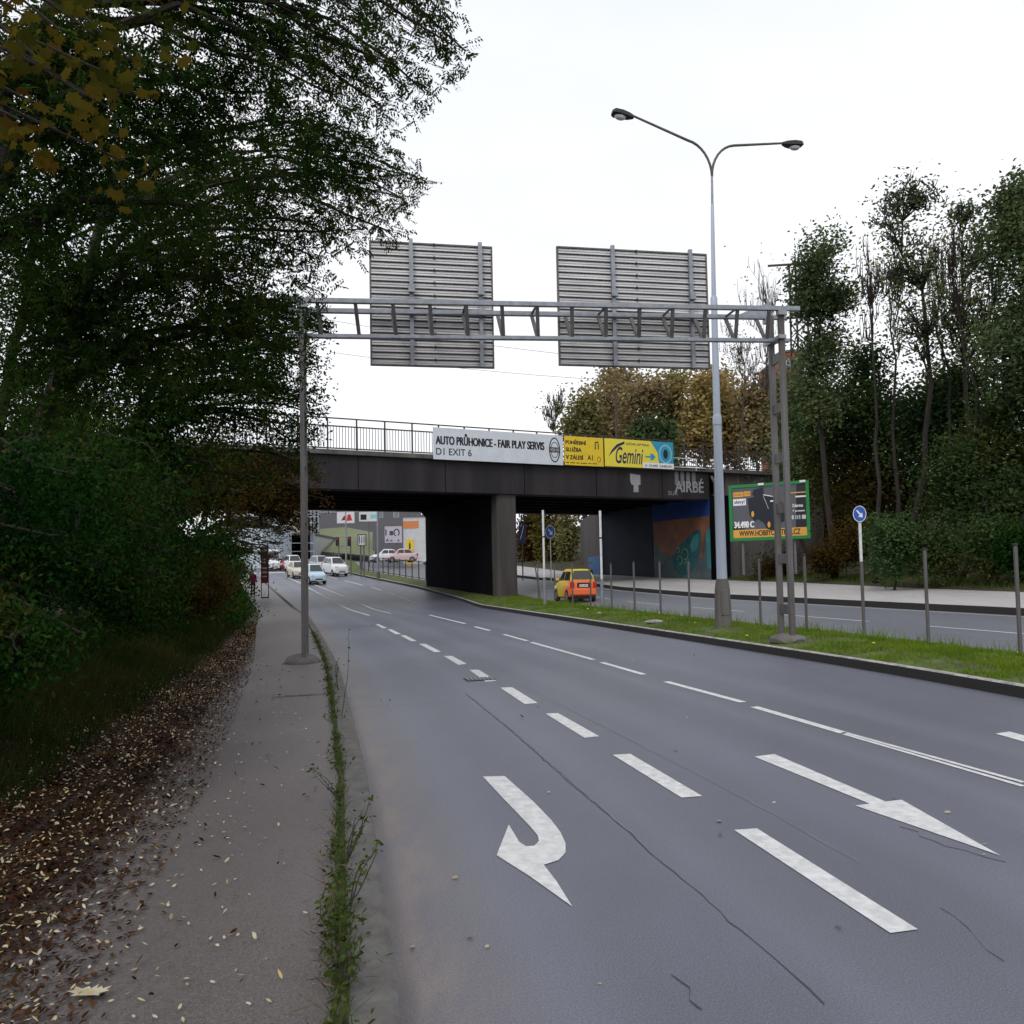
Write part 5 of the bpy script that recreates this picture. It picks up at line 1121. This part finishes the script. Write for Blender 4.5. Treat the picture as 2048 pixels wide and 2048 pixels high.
for px, py, Y in tg:
    q = PY(px, py, Y); cp = curve_pts(tr_pts[7 if py < 70 else 6], q, rnd, 6, .06, .06); bg_.tube(cp, [.03, .022, .017, .013, .01, .008, .005], 5, cap=False)
    for k in range(30):
        c = cp[rnd.randint(3, 6)] + Vector((rnd.gauss(0, .11), rnd.gauss(0, .1), rnd.gauss(-.05, .09))); sz = rnd.uniform(.035, .07)
        tip = Vector((rnd.gauss(0, .45), rnd.gauss(0, .3), -1)).normalized(); nn = Vector((rnd.gauss(0, .7), -1, rnd.gauss(0, .5))).normalized(); sd_ = tip.cross(nn).normalized()
        fold = tip.cross(sd_)
        for a, b2 in star: lv.append(c + sd_ * a * sz * .8 + tip * b2 * sz * 1.15 + fold * (abs(a) * .35 - b2 * b2 * .12) * sz)
bg_.build('boughs', M['bark'], mo, True); face_mesh('leaves', [tuple(v) for v in lv], 20, L_maple, mo, True)
# --- right side trees behind the opposite pavement
def rt(x, y, blobs, n, seed, lab, lm=L_right, leaf=(.30, .17), top=None, r0=.2, nl=4, nt=9, name='broadleaf_tree', twl=.55, tw=.02, fi=.0, tu=.0):
    zt_ = top or max(b[0].z for b in blobs)
    bx = sum(b[0].x for b in blobs) / len(blobs)
    return tree(name, lab, (x, y, z4(y) + .5), (bx, y + .5, zt_ - 1), r0, blobs, leaf, lm, M['bark'], n, seed, nlimb=nl, ntwig=nt, droop=.2, spread=.42, twigr=tw, group='trees along the right verge', up=.25, twl=twl, filler=fi, twup=tu)
p = PY(828, 400, 46); rt(p.x, 46, [ib(825, 262, 46, 30, 32), ib(845, 300, 46, 26), ib(805, 300, 46, 17, 26), ib(830, 350, 46, 35, 32), ib(815, 400, 46, 30, 30)], 15000, 51, 'leafy green tree with a loose rounded top just right of the gantry', leaf=(.26, .14))
p = PY(905, 400, 42); rt(p.x, 42, [ib(905, 200, 42, 26, 28), ib(885, 225, 42, 22, 26), ib(935, 200, 42, 16, 22), ib(925, 260, 42, 34, 40), ib(890, 290, 42, 32, 34), ib(912, 340, 42, 42, 40)], 3600, 52, 'tall thin tree with bare branches and a sparse leafy top', leaf=(.24, .12), r0=.18, nl=9, nt=14, tw=.024, tu=.8)
p = PY(968, 400, 40); rt(p.x, 40, [ib(965, 215, 40, 20, 22), ib(975, 260, 40, 26, 34), ib(955, 320, 40, 34, 40), ib(985, 330, 40, 34, 40)], 3600, 53, 'bare branched tree second from the right edge', leaf=(.24, .12), r0=.17, nl=9, nt=14, tw=.024, tu=.8)
p = PY(1015, 400, 34); rt(p.x, 34, [ib(1012, 190, 34, 28, 30), ib(1035, 230, 34, 45, 40), ib(1010, 270, 34, 34, 36), ib(1040, 330, 34, 50, 50), ib(1000, 350, 34, 34, 40)], 18000, 54, 'tall green leaved tree cut by the right edge of the picture', leaf=(.24, .12))
p = PY(870, 400, 50); rt(p.x, 50, [ib(866, 375, 50, 30, 30), ib(855, 405, 50, 42, 34), ib(890, 420, 50, 38, 36), ib(830, 430, 51, 34, 34), ib(912, 440, 50, 34, 30)], 15000, 55, 'dense dark green tree between the gantry and the tall bare tree', L_rdark, leaf=(.28, .16), fi=1.2)
p = PY(950, 420, 47); rt(p.x, 47, [ib(945, 415, 46, 46, 36), ib(990, 420, 44, 42, 48), ib(925, 450, 46, 46, 40), ib(975, 375, 46, 36, 34), ib(925, 410, 46, 34, 30)], 21000, 56, 'dark broad tree filling the wood behind the blue round sign', L_rdark, leaf=(.26, .15), fi=1.2)
p = PY(900, 430, 54); rt(p.x, 54, [ib(900, 460, 52, 54, 44), ib(900, 525, 48, 54, 30), ib(860, 500, 52, 34, 50), ib(845, 455, 52, 40, 30), ib(880, 500, 50, 40, 28), ib(955, 490, 48, 44, 34)], 24000, 57, 'rusty tinted tree low in the wood behind the billboard', leafmat('mixed_leaves', [(.02, .028, .01), (.04, .04, .014), (.075, .05, .015), (.05, .07, .02)], .2, clump=.3), leaf=(.28, .16), fi=1.2)
p = PY(1000, 430, 38); rt(p.x, 38, [ib(1005, 470, 37, 45, 44), ib(1035, 420, 36, 40, 40), ib(1015, 520, 35, 44, 36), ib(975, 500, 37, 44, 50)], 30000, 58, 'dark evergreen tree low at the right edge', L_rdark, leaf=(.2, .12), fi=1.2)
p = PY(800, 430, 60); rt(p.x, 60, [ib(800, 405, 62, 17, 40), ib(790, 440, 62, 17, 22), ib(815, 450, 60, 28, 44), ib(800, 470, 60, 20, 34), ib(835, 470, 60, 30, 44)], 15000, 59, 'narrow green conical tree right of the gantry leg', leaf=(.3, .18), fi=1)
for i, (px, Y, tp_, lab) in enumerate([(868, 39, 250, 'slender bare tree rising left of the tall thin tree'), (892, 44, 235, 'slender bare tree close behind the tall thin tree'), (938, 43, 240, 'slender bare forked tree behind the blue round sign'), (952, 38, 225, 'slender bare tree left of the second tree from the right edge'), (990, 37, 250, 'slender bare tree before the green tree at the right edge')]):
    c = PY(px, 400, Y); tree('bare_tree', lab, (c.x, Y, z4(Y) + .5), (c.x + .3, Y, PY(px, tp_ + 60, Y).z), .13, [ib(px, (tp_ + 400) / 2 - 20, Y, 13, (400 - tp_) / 2), ib(px + 5, tp_ + 40, Y, 14, 40)], (.2, .1), L_olive, M['bark'], 260, 150 + i, group='trees along the right verge', nlimb=7, ntwig=9, twigr=.018, twup=1.4, up=.05, spread=.3)
for i, (px, py, Y, r, ry, lm, lab, n) in enumerate([(892, 545, 36, 30, 24, leafmat('bush_leaves', [(.02, .045, .018), (.04, .08, .03), (.07, .12, .045), (.08, .13, .04)], .2), 'grey green rounded bush behind the blue round sign', 7000), (935, 548, 35, 30, 26, L_rdark, 'dark bush on the verge right of the grey green bush', 6000), (985, 552, 33, 34, 28, L_rdark, 'low dark bush on the verge near the right edge', 6500), (1030, 548, 31, 30, 32, L_shrub, 'green bush cut by the right edge', 6000), (845, 540, 44, 24, 24, L_brown, 'reddish brown bush beside the billboard', 5000), (822, 560, 45, 16, 12, L_brown, 'low brown bush under the billboard corner', 2600), (770, 566, 54, 26, 9, L_brown, 'brown undergrowth bush beneath the billboard', 3500)]):
    c = PY(px, py, Y); tree('bush', lab, (c.x, Y, z4(Y) + .1), (c.x, Y, c.z + .5), .06, [(c, (r * Y / FPX, r * Y / FPX * .8, ry * Y / FPX)), (c + Vector((r * Y / FPX * .5, .3, -.3)), (r * Y / FPX * .6, 1, ry * Y / FPX * .7))], (.17, .1), lm, M['bark'], n, 70 + i, cat='bush', group='bushes on the right verge', nlimb=6, ntwig=7, spread=.36, filler=.6, crown_name='foliage')
# --- bare tree left of the gantry leg and wood behind the bridge
def far_tree(px, Y, blobs, n, seed, lab, lm, leaf=(.55, .35), nl=5, nt=10, r0=.3, zb=9, tw=.04, grp='autumn trees behind the bridge'):
    c = PY(px, 400, Y); return tree('autumn_tree' if n > 900 else 'bare_tree', lab, (c.x, Y, zb), (c.x + .4, Y, max(b[0].z for b in blobs) - 2), r0, blobs, leaf, lm, M['bark_g'], n, seed, nlimb=nl, ntwig=nt, spread=.36, twigr=tw, group=grp, up=.2 if n > 900 else .05, droop=.1, filler=.7 if n > 900 else 0, twup=0 if n > 900 else 1.5)
far_tree(768, 70, [ib(752, 300, 70, 15, 50), ib(772, 320, 70, 13, 55), ib(762, 370, 70, 20, 40)], 160, 81, 'leafless tree with rising twigs behind the gantry end', L_olive, leaf=(.25, .15), nl=9, nt=9, r0=.16, tw=.018)
far_tree(742, 76, [ib(728, 345, 76, 18, 34), ib(744, 360, 76, 18, 30)], 300, 82, 'low leafless tree behind the street lamp', L_autumn, leaf=(.25, .15), nl=9, nt=9, r0=.16, tw=.018)
far_tree(552, 100, [ib(550, 410, 100, 12, 24), ib(560, 405, 100, 9, 20)], 250, 83, 'small leafless tree at the left end of the autumn wood', L_olive, leaf=(.3, .2), nl=12, nt=10, r0=.12, tw=.035)
at_ = [(583, 98, [(583, 412, 17, 24), (575, 430, 18, 16)], L_olive, 'yellow olive tree at the left of the autumn wood'), (612, 104, [(608, 398, 20, 26), (615, 425, 22, 20)], L_autumn, 'brown tree behind the thin mast'), (640, 96, [(640, 392, 22, 24), (638, 425, 22, 20)], L_autumn, 'reddish brown tree under the wide sign board'),
       (668, 100, [(668, 390, 20, 24), (665, 425, 20, 20)], L_olive, 'olive tree between the wide sign board and the lamp'), (700, 94, [(698, 392, 22, 26), (700, 425, 22, 20)], L_orange, 'golden tree behind the street lamp'), (728, 98, [(728, 400, 20, 26), (735, 425, 22, 20)], L_orange, 'amber tree right of the street lamp'),
       (755, 90, [(752, 405, 18, 26), (762, 425, 20, 20)], L_autumn, 'brown tree left of the gantry leg'), (780, 88, [(785, 395, 14, 26), (780, 430, 20, 20)], L_autumn, 'russet tree behind the right gantry leg'), (625, 110, [(625, 385, 22, 18), (600, 420, 22, 22)], L_autumn, 'tall brown tree at the back of the wood behind the wide sign board'), (715, 110, [(715, 388, 24, 20), (690, 420, 22, 22)], L_autumn, 'tall brown tree at the back of the wood behind the lamp'), (655, 84, [(655, 428, 18, 12)], L_right, 'green bush like tree just over the banner')]
for i, (px, Y, bl, lm, lab) in enumerate(at_):
    far_tree(px, Y, [ib(a, b_2, Y, r * 1.2, ry) for a, b_2, r, ry in bl] + [ib(px, 448, Y, 22, 16)], 5600, 90 + i, lab, lm)
# trees seen through the right underpass
for i, (px, Y, bl, lm, lab, n) in enumerate([(533, 108, [(530, 528, 16, 20), (530, 555, 16, 20)], L_brown, 'brown tree seen through the right underpass beside the pier', 6000), (550, 104, [(550, 525, 16, 20), (548, 552, 16, 20)], leafmat('underpass_leaves', [(.04, .04, .012), (.08, .08, .02), (.13, .11, .03), (.1, .05, .02)], .2, clump=.3), 'olive tree seen in the middle of the right underpass', 6000), (566, 100, [(567, 530, 9, 22), (568, 560, 8, 14)], L_olive, 'yellow climber clad tree at the end of the retaining wall', 2500)]):
    c = PY(px, 560, Y); tree('distant_tree', lab, (c.x, Y, rise(Y) + .2), (c.x, Y, c.z + 6), .3, [ib(a, b2, Y, r, ry) for a, b2, r, ry in bl], (.5, .3), lm, M['bark'], n, 120 + i, group='trees beyond the right underpass', nlimb=5, ntwig=8, twigr=.04, filler=1.5, spread=.36)
# wood far off closes the horizon on both sides
rs = np.random.RandomState(5); CC = []
for x in np.arange(-330, -60, 5.0): CC.append((x, 150 + rs.uniform(-15, 15), 7 + rs.uniform(-2, 3), 4.5))
for x in np.arange(20, 330, 5.0): CC.append((x, 190 + rs.uniform(-20, 20), 14 + rs.uniform(-3, 5), 6.0))
CC = np.array(CC); tag(face_mesh('far_wood', leaf_quads(CC, 26000, 1.3, .9, rs, .8), 4, L_rdark), kind='stuff', label='far off dark wood closing the view', cat='wood')
# lattice mast beside the right trees
v = PY(803, 335, 70); lm_ = empty('lattice_mast', (v.x, 70, 6), 0, 'dark steel lattice mast rising between the gantry and the right trees', 'mast')
zt_ = PY(803, 262, 70).z - 6; b = MB(); hw_ = .95
for sx in (-1, 1):
    for sy in (-1, 1): b.beam((sx * hw_, sy * hw_, 0), (sx * hw_ * .8, sy * hw_ * .8, zt_), .14, .14)
b.build('corner_post', M['rail'], lm_); b = MB(); k = 0; z = 0
while z < zt_ - 1.6:
    s = 1 if k % 2 else -1
    for sy in (-1, 1): b.beam((-s * hw_ * .9, sy * hw_ * .9, z), (s * hw_ * .9, sy * hw_ * .9, z + 1.6), .09, .09); b.beam((sy * hw_ * .9, -s * hw_ * .9, z), (sy * hw_ * .9, s * hw_ * .9, z + 1.6), .09, .09)
    z += 1.6; k += 1
b.build('lacing', M['rail'], lm_); MB().beam((-3, 0, zt_ - .3), (1.6, 0, zt_ - .1), .16, .16).beam((-2.2, 0, zt_ - 5.3), (1.4, 0, zt_ - 5.1), .16, .16).build('cross_arm', M['rail'], lm_)
def wire(a, b2, sag, lab):
    a = Vector(a); b2 = Vector(b2); pts = [a.lerp(b2, i / 16) - Vector((0, 0, sag * 4 * (i / 16) * (1 - i / 16))) for i in range(17)]
    tag(MB().tube(pts, .018, 4).build('overhead_wire', M['black']), lab, 'wire', 'overhead wires above the railway')
wire(PY(330, 320, 75), PY(800, 372, 70), .8, 'upper thin overhead wire crossing the white sky behind the sign boards'); wire(PY(330, 352, 75), PY(800, 386, 70), .8, 'lower thin overhead wire crossing the white sky behind the sign boards')

# ------------------------------------------------------------------ grass, litter, weeds
def blades(name, pts, hmin, hmax, wd, m, rs, lab, cat, lean=.35):
    n = len(pts); p = np.asarray(pts); h_ = rs.uniform(hmin, hmax, (n, 1)); a = rs.uniform(0, 2 * np.pi, n); s = np.stack([np.cos(a), np.sin(a), np.zeros(n)], 1) * wd / 2
    t = p + np.concatenate([rs.normal(0, lean, (n, 2)) * h_, h_], 1)
    return tag(face_mesh(name, np.stack([p - s, p + s, t], 1).reshape(-1, 3), 3, m), lab, cat, kind='stuff')
rs = np.random.RandomState(21)
G_med = leafmat('median_grass', [(.07, .12, .012), (.12, .20, .018), (.17, .26, .025), (.16, .16, .04)], .3, clump=1.2)
pts = []
while len(pts) < 60000:
    y = 12 + 46 * rs.uniform() ** 1.9; t = rs.uniform(.02, 1); f = med(t)(y)
    if abs(f[0] - GR.x) < .5 and abs(y - GR.y) < .5: continue
    if math.sin(y * .9 + 5 * t) * math.sin(f[0] * 1.7) > .55 and rs.uniform() < .75: continue
    if t < .3 and math.sin(y * 2.3) * math.sin(y * .7 + 1) > .35 and rs.uniform() < .8: continue
    pts.append((f[0], y, f[1] - .01))
blades('grass', pts, .04, .13, .018, G_med, rs, 'bright green mown grass on the median', 'grass')
pts = []
for _ in range(500):
    y = rs.uniform(12, 45); f = med(rs.uniform(.9, 1))(y); 
    for k in range(4): pts.append((f[0] + rs.normal(0, .06), y + rs.normal(0, .06), f[1] - .02))
blades('tall_grass', pts, .12, .42, .02, G_med, rs, 'uneven taller grass along the far rim of the median', 'grass')
pts = []
while len(pts) < 46000:
    y = 3 + 40 * rs.uniform() ** 1.6; d = .35 + 2.6 * rs.uniform() ** .7; x = x0(y) - 2.75 - d; pts.append((x, y, ground_z(x, y) + .02 * 0 - .03))
G_bank = leafmat('bank_grass', [(.006, .016, .004), (.014, .03, .006), (.03, .04, .010), (.07, .05, .018)], .25, clump=.8)
blades('bank_grass', pts, .15, .55, .016, G_bank, rs, 'dark rank grass on the left bank', 'grass', .5)
pts = []
while len(pts) < 14000:
    y = rs.uniform(10, 60); d = rs.uniform(.1, 5); x = x4(y) + d; pts.append((x, y, z4(y) + .08 + .1 * max(0, d - .4) - .02))
blades('verge_grass', pts, .1, .35, .03, leafmat('verge_grass_m', [(.03, .05, .01), (.06, .10, .015), (.09, .13, .03), (.10, .08, .03)], .25, clump=.5), rs, 'grass strip behind the opposite pavement', 'grass')
def litter(name, fn, n, ln, wd, m, lab, lift=.008, tilt=.35):
    P = np.array([fn() for _ in range(n)]); P[:, 2] += lift
    a = rs.uniform(0, 2 * np.pi, n); d = np.stack([np.cos(a), np.sin(a), rs.normal(0, tilt, n)], 1); s = np.stack([-np.sin(a), np.cos(a), rs.normal(0, tilt, n)], 1)
    k = rs.uniform(.5, 1.35, (n, 1)); A = d * ln * k / 2; Bb = s * wd * k / 2; P[:, 2] += (np.abs(A[:, 2]) + np.abs(Bb[:, 2])) * .8
    bend = np.zeros((n, 3)); bend[:, 2] = -rs.uniform(0, .3, n) * ln
    return tag(face_mesh(name, np.stack([P - A, P - A * .3 + Bb, P + A * .4 + Bb * .8, P + A + bend * .3, P + A * .4 - Bb * .8, P - A * .3 - Bb], 1).reshape(-1, 3), 6, m), lab, 'leaves', kind='stuff')
L_lit = leafmat('litter_leaves', [(.012, .006, .004), (.028, .014, .008), (.055, .026, .013), (.12, .075, .04)], 0, clump=2.5)
L_litp = leafmat('pale_litter_leaves', [(.20, .15, .08), (.34, .28, .17), (.46, .42, .32), (.5, .4, .12)], 0, clump=9)
def lit1():
    y = 1.8 + 34 * rs.uniform() ** 2.1; w_ = max(.15, 1.15 - y * .03); d = rs.normal(-.1, w_ * .55)
    if d < -w_ * 1.25: d = rs.uniform(-w_, 0)
    if rs.uniform() < .30: d = rs.uniform(0, 1.4)
    x = x0(y) - 2.75 - d; return (x, y, ground_z(x, y) + (.02 if d > 0 else 0))
litter('leaf_litter', lit1, 90000, .038, .018, L_lit, 'brown fallen leaves banked against the left pavement edge')
litter('pale_leaf_litter', lit1, 11000, .034, .013, L_litp, 'pale curled leaves strewn over the brown leaf litter', .02)
def lit2():
    y = 2.2 + 18 * rs.uniform() ** 2.3; x = x0(y) - .35 - 2.35 * rs.uniform() ** .55; return (x, y, KH)
litter('pavement_leaves', lit2, 1500, .03, .015, L_litp, 'scattered pale leaflets on the pavement')
litter('brown_pavement_leaves', lit2, 420, .05, .02, L_lit, 'scattered brown leaflets on the pavement')
def lit3():
    y = 3 + 25 * rs.uniform() ** 1.5; x = x0(y) + (x1(y) - x0(y)) * rs.uniform() ** 1.4; return (x, y, .0)
litter('road_leaves', lit3, 90, .05, .03, L_litp, 'a few pale leaves blown onto the road')
def lit4():
    y = 12 + 25 * rs.uniform(); f = med(rs.uniform(.1, .9))(y); return (f[0], y, f[1] + .06)
litter('median_leaves', lit4, 60, .09, .06, leafmat('yellow_fallen', [(.4, .33, .05), (.5, .42, .1), (.5, .45, .2), (.3, .2, .05)], 0), 'yellow fallen leaves on the median grass')
# big pale leaf at the lower left
v = PZ(*F(165, 1886), KH); sc0 = .11
lo = [(v.x + a * sc0, v.y + b2 * sc0 * .9, KH + .02 + abs(a) * .02) for a, b2 in star]
o = face_mesh('maple_leaf', lo, 20, L_litp); tag(o, 'large pale maple leaf lying on the pavement at the lower left', 'leaf')
# moss line and weeds in the joint behind the kerb
M['moss'] = mat('moss', (.045, .07, .015), .95, col2=(.02, .02, .012), nscale=9, bump=.8)
strip('joint_soil', [lambda y: (x0(y) - .26, KH + .004), lambda y: (x0(y) - .29 - .02 * math.sin(y * 5), KH + .02), lambda y: (x0(y) - .325 - .015 * math.sin(y * 7), KH + .002)], M['moss'], ys=[-2 + i * .25 for i in range(150)])
pts = []
L_weed = leafmat('weed_leaves', [(.02, .025, .008), (.04, .06, .012), (.07, .11, .02), (.11, .08, .035)], .25, clump=6)
clumps = [(2.9, .5), (3.4, .8), (3.9, .9), (4.3, 1.3), (4.7, 1.4), (5.2, .7), (5.8, .8), (6.3, .5), (7.1, .5), (8.3, .8), (8.9, .7), (9.6, .4), (11.2, .8), (12.4, .7), (13.4, .8), (14.2, .7), (15.2, .8), (17, .9), (18.6, .9), (20.3, 1), (22, 1.1), (24, 1.2), (26, 1), (28, 1)]
for y, s in clumps:
    n = int(90 * s)
    for _ in range(n): yy = y + rs.normal(0, .16 + .01 * y); pts.append((x0(yy) - .30 + rs.normal(0, .035 * s), yy, KH - .01))
for _ in range(1500): yy = 2 + 26 * rs.uniform(); pts.append((x0(yy) - .29 + rs.normal(0, .02), yy, KH - .01))
blades('joint_grass', pts, .02, .14, .008, L_weed, rs, 'thin grass growing in the joint behind the kerb', 'grass', .6)
P_ = []
for y, s in clumps:
    for _ in range(int(26 * s)):
        yy = y + rs.normal(0, .12); P_.append((x0(yy) - .30 + rs.normal(0, .07 * s), yy, KH + abs(rs.normal(.03, .04 * s)), .01))
P_ = np.array(P_); tag(face_mesh('joint_weeds', leaf_quads(P_, len(P_) * 3, .05, .022, rs, 3.0), 4, L_weed), 'low leafy weeds in clumps along the kerb joint', 'weeds', kind='stuff')
P_ = np.array([(x0(y) - .36 + rs.normal(0, .08), y + rs.normal(0, .2), KH + .02, .01) for y, s in clumps[:8] for _ in range(30)])
tag(face_mesh('dead_weeds', leaf_quads(P_, 260, .10, .006, rs, 3.0), 4, leafmat('dry_stems', [(.07, .05, .03), (.12, .085, .05), (.18, .13, .08), (.06, .04, .02)], 0)), 'dry dead stems beside the kerb weeds', 'weeds', kind='stuff')
def weed(px, py, topy, label, seed, n=3, lean=.1):
    v = PZ(px, py, KH); rnd = random.Random(seed); hh = (py - topy) * v.y / FPX
    o = empty('weed_plant', (v.x, v.y, KH), 0, label, 'weed', 'tall weeds growing in the kerb joint')
    g = MB(); tips = []
    for k in range(n):
        a = Vector((rnd.gauss(0, .01), rnd.gauss(0, .01), 0)); t = Vector((rnd.gauss(lean, .12) * hh, rnd.gauss(0, .1), hh * rnd.uniform(.65, 1))); cp = curve_pts(a, t, rnd, 5, .08, .02); g.tube(cp, [.006, .005, .004, .004, .003, .002], 4, cap=False); tips += cp[1:]
    g.build('stem', M['bark_g'], o)
    rs2 = np.random.RandomState(seed); C = np.array([(*t, .02) for t in tips] + [(*t, .03) for t in tips[4::5]] * 2)
    face_mesh('leaves', leaf_quads(C, 9 * n, .045, .022, rs2, 1.0, .2), 4, L_weed, o)
for w__ in [(346, 858, 800, 'branching weed stalks beside the kerb in the lower part', 1, 4, .3), (341, 712, 628, 'tall single weed stalk with dark seed heads near the gantry leg', 2, 1, .05), (338, 690, 655, 'short weed next to the tall stalk', 3, 3, .1), (340, 800, 760, 'arching weed with a looping stem at mid pavement', 4, 3, -.5), (350, 905, 835, 'thin weed with drooping tips lowest but one on the kerb', 5, 3, .4), (344, 985, 925, 'bushy weed at the bottom of the kerb joint', 6, 6, .1)]: weed(*w__)
# seed heads of the tall stalk, debris on the median
rub = [(600, 614), (607, 613), (590, 612), (655, 622)]
for i, (px, py) in enumerate(rub):
    v = PZ(px, py, .33); mound_stone('rubble', (v.x, v.y, .33), .22 + .05 * i, .16, .09, M['kerb_light'], ['pale broken stone left on the median by the white pole', 'small pale rubble lump next to the white pole', 'flat stone chunk left of the right white pole', 'pale rubble chunk among the fence posts'][i], 'rubble', 40 + i, 'rubble on the median')
